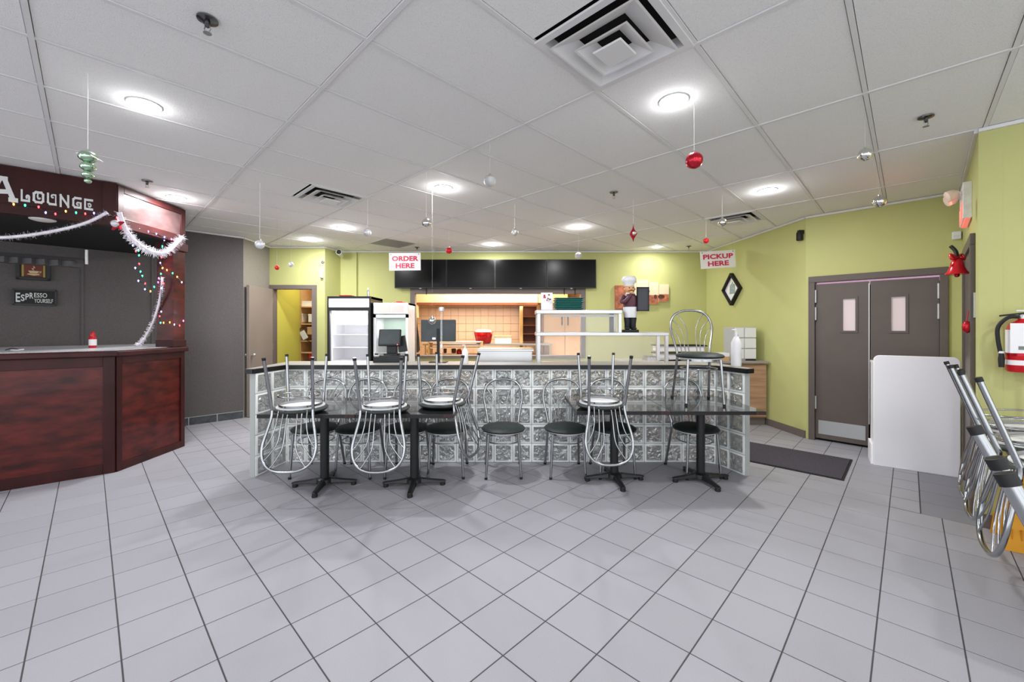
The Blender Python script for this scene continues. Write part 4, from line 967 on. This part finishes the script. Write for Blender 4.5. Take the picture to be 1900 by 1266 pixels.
# acrylic pole
p = PX(819, 674, 4.68); t = thing('acrylic_pole', 'clear acrylic guard post with frosted cap on the counter', 'post', (p.x, 4.68, TOPZ))
MB().tube([(0, 0, 0), (0, 0, .60)], .012, 10).build('tube', mat('clear_acrylic', (.95, .97, .97), .05, alpha=.2), t, 60); MB().lathe([(.03, .6), (.032, .62), (.032, .64), (.02, .645)], 14).build('cap', M['pearl'], t, 50); MB().box(-.012, .012, -.014, .014, .18, .22).build('clamp', M['white'], t)
def bottle(px, Y, h, r_, lb, mt='white'):
    t = thing('pump_bottle', lb, 'bottle', ((px-CX)/F*Y, Y, TOPZ))
    MB().lathe([(r_*.9, 0), (r_, .01), (r_, h*.62), (r_*.55, h*.76), (r_*.35, h*.80)], 18).build('body', M[mt], t, 50)
    MB().lathe([(r_*.4, h*.8), (r_*.4, h*.86)], 12).build('collar', M['pearl'], t, 50)
    MB().tube([(0, 0, h*.86), (0, 0, h*.97), (-r_*.9, 0, h*.97)], r_*.13, 8).build('pump', M[mt], t, 60); return t
bottle(863, 4.66, .22, .035, 'small white pump bottle in the middle of the counter')
bottle(1366, 4.35, .40, .050, 'tall white sanitizer pump bottle on the right end of the counter')
# stainless well
t = thing('steam_table', 'low brushed stainless food well standing behind the counter', 'food warmer', (-.08, 4.98, 0))
MB().box(-.33, .33, .06, .5, .1, 1.215).build('body', M['steel'], t, bevel=.006); MB().box(-.35, .35, .05, .52, 1.205, 1.235).build('top_rim', M['steel'], t, bevel=.004)
# overshelf rack
t = thing('pass_shelf_rack', 'two tier stainless and glass pass shelf standing on the counter', 'shelf rack', (0, 4.93, TOPZ))
X0, X1, X2 = .315, 1.27, 1.82; zt, zl = .575, .315
for x, z in ((X0, zt), (X2, zl)):
    for y in (-.1, .18): MB().box(x-.018, x+.018, y-.018, y+.018, 0, z).build('leg', M['steel'], t)
for y in (-.1, .18): MB().box(X1-.018, X1+.018, y-.018, y+.018, zl, zt).build('leg', M['steel'], t)
MB().box(X0-.03, X1+.025, -.125, .205, zt, zt+.045).build('upper_shelf', M['steel'], t, bevel=.004); MB().box(X0-.03, X2+.025, -.125, .205, zl, zl+.04).build('lower_shelf', M['steel'], t, bevel=.004)
MB().box(X0+.15, X1-.05, -.05, -.02, zt-.035, zt-.012).build('heat_lamp', M['white'], t); MB().box(X1-.1, X1-.05, -.02, .0, zl+.04, zt).build('brace', M['rubber'], t)
for a, b, z0, z1 in ((X0+.02, X1-.02, zl+.04, zt), (X0+.02, X2-.02, 0, zl)): MB().box(a, b, -.112, -.107, z0, z1).build('glass_panel', M['fridge_glass'], t)
zs = TOPZ+zt+.045
t = thing('serving_trays', 'x', 'tray')
tray = MB()
tray.xprism(rounded(-.17, .17, -.11, .11, .03), lambda a, b, d: (a*(.88+.10*d), b*(.88+.10*d), .022*d)); tray.build('tray_base', M['tray'], t)
MB().prism(rounded(-.178, .178, -.118, .118, .03), .019, .0243).build('tray_rim', M['tray_rim'], t)
for k in range(6):
    o = t if k == 0 else copy_tree(t); o.location = (.68+R.uniform(-.006, .006), 4.97, zs+.0245*k); o.name = 'serving_tray'
    o['label'] = ['lowest', 'second lowest', 'third', 'fourth', 'fifth', 'topmost'][k]+' dark green plastic tray in the stack on the pass shelf'; o['group'] = 'stack of green serving trays'
t = thing('menu_holder', 'white printed menu stand beside the green trays', 'menu', (.42, 4.93, zs))
MB().box(-.07, .07, -.004, .004, 0, .215).build('menu_card', M['sign'], t, rot=(-.12, 0, 0)); MB().box(-.07, .07, -.02, .06, 0, .006).build('stand_foot', M['pearl'], t)
for k in range(9): MB().ball((0, 0, 0), R.uniform(.008, .014), 8, .8).build('berry_print', M['crimson' if k % 2 else 'copper'], t, 60, loc=(R.uniform(-.055, .055), -.012-.018*0, R.uniform(.12, .2)), scale=(1, .25, 1))
# chef figurine
zc = TOPZ+zl+.04; t = thing('chef_statue', 'chef figurine in white hat and apron holding a blank chalkboard', 'statue', (1.408, 4.88, zc))
q = .64/.645
MB().prism(rounded(-.09, .09, -.06, .06, .015), 0, .032).build('plinth', M['rubber'], t, bevel=.006)
for s in (-1, 1):
    MB().lathe([(.02, .03), (.034, .04), (.034, .10), (.042, .17), (.036, .21)], 14, (s*.034, 0, 0)).build('trouser_leg', M['denim'], t, 60)
    MB().ball((s*.042, -.028, .045), .03, 12, .6).build('shoe', M['rubber'], t, 60)
MB().lathe([(.052, .19), (.074, .24), (.080, .30), (.086, .36), (.078, .42), (.052, .455), (.03, .465)], 20).build('jacket', M['purple'], t, 60)
ap = MB(); ap.lathe([(.072, .175), (.078, .2), (.084, .30)], 20); ap.build('apron', M['white'], t, 60)
MB().ball((-.005, -.008, .515), .058, 18, 1.1).build('head', M['skin'], t, 60)
MB().ball((-.005, -.068, .51), .013, 10).build('nose', M['skin'], t, 60)
for s in (-1, 1):
    MB().ball((-.005+s*.022, -.060, .527), .007, 8).build('eye', M['ink'], t, 60); MB().ball((-.005+s*.057, 0, .515), .014, 8).build('ear', M['skin'], t, 60)
MB().tube(smooth([(-.04, -.055, .488), (-.005, -.07, .495), (.03, -.055, .488)]), [.003]*6+[.008]+[.003]*6, 6).build('moustache', M['ink'], t, 60)
MB().lathe([(.056, .548), (.06, .575), (.078, .60), (.086, .63), (.07, .66), (.03, .67)], 20, (-.012, 0, 0), lambda a, z: 1+(.04*math.sin(7*a) if z > .59 else 0)).build('hat', M['white'], t, 60)
MB().tube(smooth([(-.075, 0, .43), (-.105, -.03, .37), (-.085, -.07, .36), (-.03, -.085, .42), (-.012, -.082, .455)]), [.03, .03, .03, .03, .03, .03, .03, .028, .027, .026, .026, .025, .025, .024, .022, .022, .02, .02, .018, .018, .018, .018, .016, .015, .014], 10).build('arm', M['purple'], t, 60)
MB().tube(smooth([(.075, 0, .43), (.10, -.02, .40), (.115, -.045, .40)]), .026, 10).build('arm', M['purple'], t, 60)
MB().ball((-.008, -.085, .468), .020, 10).build('hand', M['skin'], t, 60); MB().ball((.115, -.05, .41), .02, 10).build('hand', M['skin'], t, 60)
MB().lathe([(.056, .455), (.045, .475)], 16, (0, 0, 0)).build('collar', M['white'], t, 60)
cbd = MB().box(.065, .195, -.075, -.058, .255, .525).build('chalkboard', M['chalk'], t)
for qd in ((.06, .20, .25, .262), (.06, .20, .52, .532), (.06, .07, .25, .53), (.19, .20, .25, .53)): MB().box(qd[0], qd[1], -.08, -.055, qd[2], qd[3]).build('board_frame', M['rubber'], cbd)
# right back counter
wc = thing('wood_back_counter', 'oak laminate cabinet with grey top against the right green wall', 'cabinet', (0, 0, 0))
MB().box(1.7, 3.895, 6.28, 6.85, .12, .95).build('carcass', M['wood'], wc); MB().box(1.65, 3.90, 6.22, 6.84, .95, .985).build('worktop', M['greytop'], wc, bevel=.004); MB().box(1.7, 3.895, 6.31, 6.85, 0, .12).build('plinth', M['frame'], wc)
for x0 in (2.3, 3.1): MB().box(x0, x0+.79, 6.262, 6.28, .14, .94).build('door', M['wood'], wc, bevel=.003)
t = thing('drawer_tower', 'white plastic organizer box with three rows on the oak cabinet', 'organizer', (3.63, 6.4, .985))
MB().box(-.17, .17, -.02, .3, 0, .52).build('body', M['groove_grey'], t, bevel=.005)
for k in range(3):
    for x0, x1 in ((-.165, -.025), (-.01, .165)): MB().box(x0, x1, -.035, -.02, .03+k*.165, .18+k*.165).build('drawer', M['whitegloss'], t, bevel=.004)
MB().box(.0, .16, -.036, -.03, .004, .022).build('base_slot', M['rubber'], t)
t = thing('paper_tray', 'black wire letter tray with stacked papers on the oak cabinet', 'tray', (2.62, 6.42, .985))
for z in (.0, .13): MB().box(-.35, .35, -.12, .18, z+.02, z+.10).build('paper_stack', M['white'], t)
for z in (.01, .115, .235): MB().tube([(-.37, -.14, z), (.37, -.14, z), (.37, .2, z), (-.37, .2, z)], .009, 6, True).build('wire_frame', M['rubber'], t, 60)
MB().tube(smooth([(-.37, -.15, .01), (0, -.16, .03), (.3, -.15, .10)]), .008, 6).build('cable', M['rubber'], t, 60)
t = thing('tissue_box', 'small tan box with white top between papers and organizer', 'box', (3.27, 6.36, .985)); MB().box(-.09, .09, -.03, .14, 0, .07).build('body', M['cardboard'], t); MB().box(-.092, .092, -.032, .142, .065, .12).build('lid', M['white'], t, bevel=.004)
t = thing('cutlery_tray', 'low steel tray of cutlery behind the pass shelf', 'tray', (2.30, 6.35, .985)); MB().box(-.22, .12, -.05, .2, 0, .05).build('tray_body', M['steel'], t)
for k in range(8): MB().box(-.2+k*.04, -.18+k*.04, -.04, .19, .05, .07).build('cutlery', M['chrome'], t)

# ------------------------------------------------------------------ screens and wall items at the back
for i, (a, b) in enumerate(((732, 828), (828.5, 918), (918.5, 1014), (1014.5, 1106))):
    Y = 7.93; x0, x1 = (a-CX)/F*Y, (b-CX)/F*Y; z0, z1 = zat(535, Y), zat(481.5, Y)
    t = thing('menu_screen', ['first black menu screen from the left, partly behind the order sign', 'second black menu screen from the left', 'third black menu screen from the left', 'rightmost black menu screen over the kitchen opening'][i], 'television', ((x0+x1)/2, Y, (z0+z1)/2), 0, 'black menu screens over the kitchen opening')
    hw, hz = (x1-x0)/2, (z1-z0)/2
    MB().box(-hw, hw, .0, .045, -hz, hz).build('housing', M['tvframe'], t, bevel=.004); MB().box(-hw+.012, hw-.012, -.003, 0, -hz+.018, hz-.012).build('screen', M['tv'], t)
    MB().box(-.02, .02, -.004, .01, -hz-.008, -hz).build('sensor', M['steel'], t); MB().box(-.2, .2, .045, .11, -.15, .15).build('wall_bracket', M['black'], t)
for k, (px, y0, y1, lb) in enumerate(((791, 534, 547, 'thin black cable hanging below the first screen'), (1047, 534, 548, 'thin black cable left below the last screen'), (1067, 534, 548, 'thin black cable right below the last screen'))):
    p = PX(px, y0, 8.0); t = MB().tube([(0, 0, .05), (0, 0, -(y1-y0)/F*8)], .008, 6).build('screen_cable', M['rubber'], None, 60, loc=p); tag(t, lb, 'cable')
def hang_sign(px0, px1, py0, py1, Y, lines, label, roll=0, yaw=0):
    c = PX((px0+px1)/2, (py0+py1)/2, Y); hw, hz = (px1-px0)/2/F*Y, (py1-py0)/2/F*Y
    t = thing('hanging_sign', label, 'sign', c, rot=(0, roll, yaw))
    MB().box(-hw, hw, -.002, .002, -hz, hz).build('board', M['sign'], t)
    for k, s in enumerate(lines): text_obj(s, 'lettering', M['red_text'], t, (0, -.003, hz*(.10 if k == 0 else -.72)), (1, 0, 0), (0, 0, 1), hz*.58, .042, 'CENTER', .001, 1.02, width=hw*2*(.86 if k == 0 and len(s) > 5 else .84 if k == 0 else .6))
    for s in (-1, 1):
        MB().tube([(s*hw*.88, 0, hz*.85), (s*hw*.88, 0, CEIL-c.z)], .0015, 5).build('cord', M['nylon'], t); MB().lathe([(.008, -.004), (.008, .004)], 8).build('eyelet', M['rubber'], t, None, loc=(s*hw*.88, 0, hz*.85), rot=(PI/2, 0, 0))
hang_sign(722, 780.5, 469.5, 502, 7.0, ('ORDER', 'HERE'), 'white hanging sign with red letters reading order here', math.radians(-.6))
hang_sign(1299.5, 1364.5, 465.5, 497.5, 6.9, ('PICKUP', 'HERE'), 'white hanging sign with red letters reading pickup here, tilted', math.radians(-3.6))
# five panel canvas
t = thing('canvas_print', 'five panel canvas print of chocolate and vanilla on the back wall', 'picture', ((1190-CX)/F*8.03, 8.03, zat(548, 8.03)))
for k, (a, b, y0, y1) in enumerate(((1141, 1160, 530, 574), (1160.5, 1180, 525, 572), (1180.5, 1202, 520, 570), (1202.5, 1221, 524, 565), (1221.5, 1240, 528, 560))):
    f = lambda px: (px-1190)/F*8.03; zz = lambda py: (548-py)/F*8.03
    c_ = MB().box(f(a), f(b), -.03, .018, zz(y1), zz(y0)).build('canvas_panel', M['canvas_cream'] if k else M['canvas_choc'], t)
    h0, h1 = zz(y1), zz(y0)
    MB().box(f(a)+.004, f(b)-.004, -.032, -.03, h0+.004, h0+(h1-h0)*(.42 if k else .9)).build('chocolate_print', M['canvas_choc'], c_)
    if k == 2:
        for j in range(6): MB().ball((0, 0, 0), .03, 8).build('flower_print', M['cocoa'], c_, 60, loc=(f(1197)+.05*math.cos(j*1.05), -.033, zz(541)+.05*math.sin(j*1.05)), scale=(1, .08, 1))
    if k > 2:
        MB().lathe([(.05, -.001), (.05, .001)], 20).build('cup_print', M['cocoa'], c_, None, loc=(f(1226 if k > 3 else 1215), -.033, zz(551)), rot=(PI/2, 0, 0), scale=(1.3 if k > 3 else .6, .8, 1))
# camera bullet, black speaker, sensor
t = thing('security_camera', 'white bullet security camera in the corner above the fridges', 'camera', PX(631, 471, 7.82), rot=(math.radians(80), 0, math.radians(8)))
MB().lathe([(.035, -.10), (.046, -.09), (.046, .06), (.052, .065), (.052, .09)], 18).build('body', M['white'], t, 50); MB().lathe([(.044, .085), (.044, .0935)], 18).build('lens', M['rubber'], t, 50)
MB().tube([(0, .0, -.09), (-.03, .02, -.16), (-.03, .03, -.20)], .016, 8).build('arm', M['white'], t, 60)
s_, p_ = hit(BW1, D0, 1490); x, y = along(BW1, D0, 2.46, .05); t = thing('wall_speaker', 'small black spotlight speaker high on the green wall left of the doors', 'speaker', (x, y, zat(437, y)))
MB().lathe([(.035, -.07), (.04, -.06), (.04, .03), (.03, .05)], 14).build('body', M['rubber'], t, 50); MB().box(-.02, .05, -.02, .02, .02, .07).build('bracket', M['rubber'], t)
x, y = along(D0, D1, hit(D0, D1, 1775)[0], .025); t = thing('motion_sensor', 'small white motion sensor above the right door frame', 'sensor', (x, y, zat(437, y)), math.radians(-47)); MB().cbox(-.035, .035, -.025, .025, -.045, .045, .008).build('body', M['white'], t, bevel=.006); MB().box(-.02, .02, -.028, -.025, -.03, .0).build('lens', M['pearl'], t)
t = thing('wall_sensor', 'small white box sensor on the green wall beside the closet door', 'sensor', ((597-CX)/F*7.58, 7.58, zat(508, 7.58))); MB().box(-.025, .025, -.03, .02, -.08, .08).build('body', M['white'], t, bevel=.006); MB().box(-.014, .014, -.034, -.03, -.075, -.04).build('window', M['satin'], t)
# diamond mirror picture on the right wall
s_, p_ = hit(BW1, D0, 1361); t = thing('diamond_picture', 'diamond shaped picture in deep black frame on the right green wall', 'picture', (*along(BW1, D0, s_, 0), zat(537, p_[1])), math.atan2(D0[1]-BW1[1], D0[0]-BW1[0]))
dm = lambda r_: [(0, -r_*1.05), (r_*.95, 0), (0, r_*1.05), (-r_*.95, 0)]
def dframe(m, r0, r1, y0, y1):
    o = [(a, y0, b) for a, b in dm(r0)]; i = [(a, y1, b) for a, b in dm(r1)]; m.add(o+i, [(k, (k+1) % 4, (k+1) % 4+4, k+4) for k in range(4)])
m = MB(); dframe(m, .27, .27, 0, -.07); dframe(m, .27, .235, -.07, -.07); dframe(m, .235, .235, -.07, -.02); m.build('frame', M['ink'], t)
MB().xprism(dm(.25), lambda a, b, d: (a, -.02+.015*d, b)).build('print', M['sign'], t)
m = MB(); m.xprism([(-.08, -.08), (.08, -.08), (.07, .08), (.02, .10), (0, .14), (-.02, .10), (-.07, .08)], lambda a, b, d: (a, -.021-.004*d, b)); m.build('motif', mat('grey_blue_ink', rgb(150, 166, 164), .6, noise=(40, .4, 3)), t)

# ------------------------------------------------------------------ right side
t = thing('exit_sign', 'white exit sign box with red lit face and emergency heads', 'exit sign', (*along(D1, R0, 1.14, 0), 2.6), math.atan2(R0[1]-D1[1], R0[0]-D1[0]))
MB().box(-.25, .25, -.055, 0, -.15, .165).build('housing', M['board'], t, bevel=.004); MB().box(-.235, .235, -.058, -.055, -.14, .0).build('lit_face', M['exit_red'], t); MB().box(-.24, .24, -.045, -.01, -.156, -.15).build('lit_base', M['exit_red'], t)
text_obj('EXIT', 'lettering', M['sign'], t, (0, -.0585, -.11), (1, 0, 0), (0, 0, 1), .09, .02)
for x in (-.02, .16):
    hd_ = MB().lathe([(.02, -.03), (.045, .0), (.05, .05), (.045, .055)], 14).build('emergency_head', mat('frosted_head', rgb(236, 214, 196), .4), t, 50, loc=(x, -.10, .09), rot=(math.radians(110), 0, .3))
    MB().tube([(x, -.05, .09), (x, -.10, .09)], .016, 8).build('swivel_arm', M['white'], t, 60)
el = bpy.data.lights.new('lamp', 'AREA'); el.size = .3; el.energy = 1.2; el.color = (1, .2, .12); eo = bpy.data.objects.new('lamp', el); C.objects.link(eo); eo.parent = t; eo.location = (0, -.07, -.07); eo.rotation_euler = (math.radians(-70), 0, 0)
t = thing('christmas_bell', 'shiny red christmas bell with bow hanging at the right door frame', 'ornament', (*along(D1, R0, 1.56, .095), 1.95))
MB().lathe([(.072, 0), (.074, .006), (.058, .03), (.044, .07), (.04, .10), (.026, .125), (.008, .132)], 20).build('bell', M['red'], t, 50); MB().ball((0, 0, -.006), .018, 10).build('clapper', M['crimson'], t, 60)
m = MB()
for s in (-1, 1): m.tube(smooth([(0, 0, .14), (s*.045, .01, .17), (s*.05, -.01, .13), (0, 0, .14)]), .012, 6); m.tube(smooth([(0, 0, .14), (s*.03, -.01, .10), (s*.05, 0, .07)]), .006, 6)
m.build('bow', M['red'], t, 60); MB().tube(smooth([(0, 0, .13), (.01, .02, .2), (.0, .05, .25)]), .014, 8).build('hanger', M['wire'], t, 60)
t = thing('door_tassel', 'small red patterned tassel hanging on the right door edge', 'ornament', (*along(D1, R0, 1.70, .045), zat(607, 3.2))); MB().ball((0, 0, 0), .03, 12, 1.7).build('pouch', M['crimson'], t, 60); MB().tube([(0, 0, .05), (0, -.01, .13)], .004, 6).build('loop', M['red'], t)
# fire extinguisher on the right wall
fx, fy = along(R0, R1, .20, .085); t = thing('fire_extinguisher', 'red fire extinguisher with white inspection tag and black hose on the right wall', 'fire extinguisher', (fx, fy, 1.185), math.atan2(R1[1]-R0[1], R1[0]-R0[0]))
MB().lathe([(.07, 0), (.079, .012), (.079, .30), (.06, .345), (.03, .365), (.02, .38)], 24).build('cylinder', M['red'], t, 50)
lb_ = MB(); lb_.lathe([(.0795, .05), (.0795, .085)], 24); lb_.f = lb_.f[:-2]; lb_.mi = lb_.mi[:-2]; lb_.build('label_band', M['sign'], t, 50)
l2 = MB(); l2.lathe([(.0795, .135), (.0795, .30)], 24); l2.f = l2.f[:-2]; l2.mi = l2.mi[:-2]; l2.build('label_band', M['sign'], t, 50)
MB().box(-.067, .07, -.094, -.090, .135, .345).build('inspection_tag', M['white'], t, bevel=.002)
tg = MB().box(-.03, .06, -.0955, -.094, .16, .185).build('tag_print', mat('grey_print', rgb(120, 128, 122), .7), t)
MB().lathe([(.022, .37), (.022, .40), (.014, .41)], 12).build('valve', M['satin'], t, 50)
MB().box(-.045, .09, -.014, .014, .405, .417).build('lever', M['rubber'], t, rot=(0, -.15, 0)); MB().box(-.03, .09, -.014, .014, .43, .44).build('carry_handle', M['satin'], t)
MB().tube(smooth([(-.02, -.02, .39), (-.07, -.03, .385), (-.115, -.03, .32), (-.115, -.03, .22), (-.10, -.03, .11)]), .012, 10).build('hose', M['rubber'], t, 60)
MB().lathe([(.014, 0), (.017, .06), (.012, .1)], 12).build('nozzle', M['rubber'], t, 50, loc=(-.10, -.03, .03)); MB().lathe([(.0155, .1), (.0155, .115)], 12).build('nozzle_collar', M['white'], t, 50, loc=(-.10, -.03, .03))
MB().box(-.03, .03, .078, .085, .05, .33).build('wall_bracket', M['satin'], t); st_ = MB().lathe([(.081, .115), (.081, .135)], 24); st_.f = st_.f[:-2]; st_.mi = st_.mi[:-2]; st_.build('strap', M['crimson'], t, 50)
# white podium
P, Q = (3.945, 4.47), (4.47, 4.08); LP = math.hypot(Q[0]-P[0], Q[1]-P[1]); t = thing('white_podium', 'white melamine podium with rounded top corners before the double doors', 'podium', (P[0], P[1], 0), math.atan2(Q[1]-P[1], Q[0]-P[0]))
MB().xprism(rounded(0, LP, 0, 1.20, .055, 6, (0, 0, 1, 1)), lambda a, b, d: (a, .03-.03*d, b)).build('front_panel', M['podium'], t, bevel=.005)
for x in (.002, LP-.027): MB().box(x, x+.025, .03, .34, 0, 1.10).build('side_panel', M['podium'], t)
MB().box(.0, LP, .03, .36, 1.10, 1.125).build('top_shelf', M['podium'], t, bevel=.004); MB().box(.027, LP-.027, .05, .33, .5, .52).build('shelf', M['podium'], t)
MB().box(-.02, .0, .04, .33, .0, .22).build('foot_plate', M['podium'], t)
# floor mat
t = thing('floor_mat', 'charcoal carpet entrance mat in front of the double doors', 'mat', (3.24, 4.0, 0), ROT_U)
MB().box(0, .88, 0, 1.17, 0, .007).build('rubber_border', M['rubber'], t); MB().box(.02, .86, .02, 1.15, .006, .012).build('pile', M['mat'], t)
# yellow caution board
x, y, _ = W(4.46, -.60); t = thing('caution_sign', 'yellow plastic floor caution sign standing behind the right chairs', 'sign', (x, y, 0), math.radians(-38))
for s, nm in ((1, 'front_panel'), (-1, 'rear_panel')):
    poly = [(-.16, 0), (-.06, 0), (-.04, .05), (.08, .05), (.10, 0), (.2, 0), (.19, .16), (.165, .17), (.13, .62), (-.09, .62), (-.125, .17), (-.15, .16)]
    MB().xprism(poly, lambda a, b, d, s=s: (a, -s*(.13*(1-b/.64)+.01)-.006*s*d, b)).build(nm, M['yellow'], t)
def fp(z): return -(.13*(1-z/.64)+.018)
for s_, z, hgt, x_, w_ in (('PLEASE', .30, .034, -.06, .19), ('MOVE', .255, .034, -.035, .13), ('QUIETLY', .185, .036, .0, .17)): text_obj(s_, 'lettering', M['ink'], t, (x_, fp(z), z), (1, 0, 0), (0, .2, 1), hgt, .03, 'LEFT', width=w_)
for k in range(7): MB().box(-.12+k*.042, -.112+k*.042, fp(.1)-.003, fp(.1)+.006, .07, .145).build('rib', mat('amber_rib', rgb(214, 140, 10), .5), t, rot=(-.2*0, .5*0, 0))
MB().tube([(-.08, 0, .63), (.12, 0, .63)], .014, 8).build('handle', M['yellow'], t, 60)

# ------------------------------------------------------------------ christmas baubles hanging from the ceiling
def bauble(px, py, Y, r_, kind, label, tilt=0):
    c = PX(px, py, Y); t = thing('christmas_bauble', label, 'ornament', c, rot=(0, tilt, 0), group='baubles hanging on threads from the ceiling')
    if kind == 'ribbed': MB().ball((0, 0, 0), r_, 32, 1, lambda a, z: 1+.05*math.cos(12*a)).build('ball', M['crimson'], t, 60)
    elif kind == 'drop':
        MB().lathe([(.002, -r_*2.1), (r_*.25, -r_*1.3), (r_*.9, -.2*r_), (r_, 0), (r_*.9, .2*r_), (r_*.25, r_*1.3), (.002, r_*2.1)], 18).build('drop', M['crimson'], t, 60)
        MB().ball((0, -r_*.62, 0), r_*.55, 12).build('pearl', M['silver'], t, 60)
    elif kind == 'tier':
        z = 0
        for k, q in enumerate((r_, r_*.82, r_*.66, r_*.4)):
            MB().ball((0, 0, z), q, 18, .8, lambda a, zz: 1+.05*math.cos(8*a)).build('tier_ball', M['mint'], t, 60); z -= q*1.35
        MB().tube(smooth([(-.07, 0, .02), (-.03, -.01, .02), (.02, -.02, .01), (.09, 0, -.03)]), [.002, .002, .003, .004, .005, .006, .006, .006, .006, .006, .005, .005, .005, .004, .004, .003, .003, .002, .002][:19], 5).build('ribbon', M['thread'], t)
    elif kind == 'striped':
        MB().ball((0, 0, 0), r_, 18).build('ball', M['pearl'], t, 60)
        for k in range(-2, 3): 
            a_ = k*.4; rr = r_*math.cos(a_)*1.01; MB().tube([(r_*math.sin(a_), rr*math.cos(2*PI*j/16), rr*math.sin(2*PI*j/16)) for j in range(16)], r_*.07, 5, True).build('stripe', M['satin'], t, 60)
    else: MB().ball((0, 0, 0), r_, 22).build('ball', M[kind], t, 60)
    top_ = r_*(2.1 if kind == 'drop' else .8 if kind == 'tier' else 1)
    MB().lathe([(r_*.22, top_*.96), (r_*.22, top_*1.18), (r_*.1, top_*1.2)], 10).build('cap', M['silver'], t, 50)
    th = MB().tube([(0, 0, top_*1.15), (-math.tan(tilt)*(CEIL-c.z), 0, CEIL-c.z)], .0014, 5).build('thread', M['thread'] if kind in ('tier', 'ribbed') or py > 380 and py < 480 else M['nylon'], t)
    return t
BL = [(163, 291, 2.42, .043, 'tier', 'mint green stacked finial ornament on a ribbon at the upper left'), (1288, 298, 2.45, .048, 'ribbed', 'red ribbed bauble hanging below the big vent at the right'),
      (1605, 287, 2.80, .042, 'silver', 'plain silver bauble upper of the two near the right wall'), (1632, 374, 3.70, .052, 'silver', 'shiny silver bauble in front of the right wall top, above the doors'),
      (909, 336, 3.0, .044, 'silver_glit', 'frosted white bauble in the middle of the ceiling'), (791, 414, 3.95, .043, 'silver', 'mirrored silver bauble left of centre on a long thread'),
      (955, 431, 5.0, .044, 'silver_glit', 'silver bauble right above the middle screens'), (682, 432, 4.8, .045, 'striped', 'white and silver striped bauble near the dark ceiling grille'),
      (833, 465, 6.3, .05, 'red', 'small shiny red bauble above the second screen'), (1175, 434, 4.8, .045, 'drop', 'dark red pointed drop ornament with silver centre'),
      (1073, 475, 5.9, .05, 'silver_glit', 'glittering clear bauble hanging in front of the rightmost screen'), (1340, 413, 4.62, .05, 'silver', 'clear swirled bauble under the right ceiling vent'),
      (1310, 447, 5.4, .036, 'red', 'small red bauble near the pickup sign'), (482, 454, 4.25, .045, 'pearl', 'champagne silver bauble before the taupe wall corner'),
      (514, 497, 5.6, .03, 'red', 'tiny red and white bauble over the closet door, left'), (540, 491, 5.6, .034, 'pearl', 'tiny pale silver bauble over the closet door, middle'),
      (599, 487, 5.8, .022, 'silver', 'tiny silver bauble beside the wall corner above the sensor'), (802, 595, 4.4, .042, 'silver', 'low hanging clear silver bauble in front of the dark monitor')]
for b in BL: bauble(*b, tilt=.0)
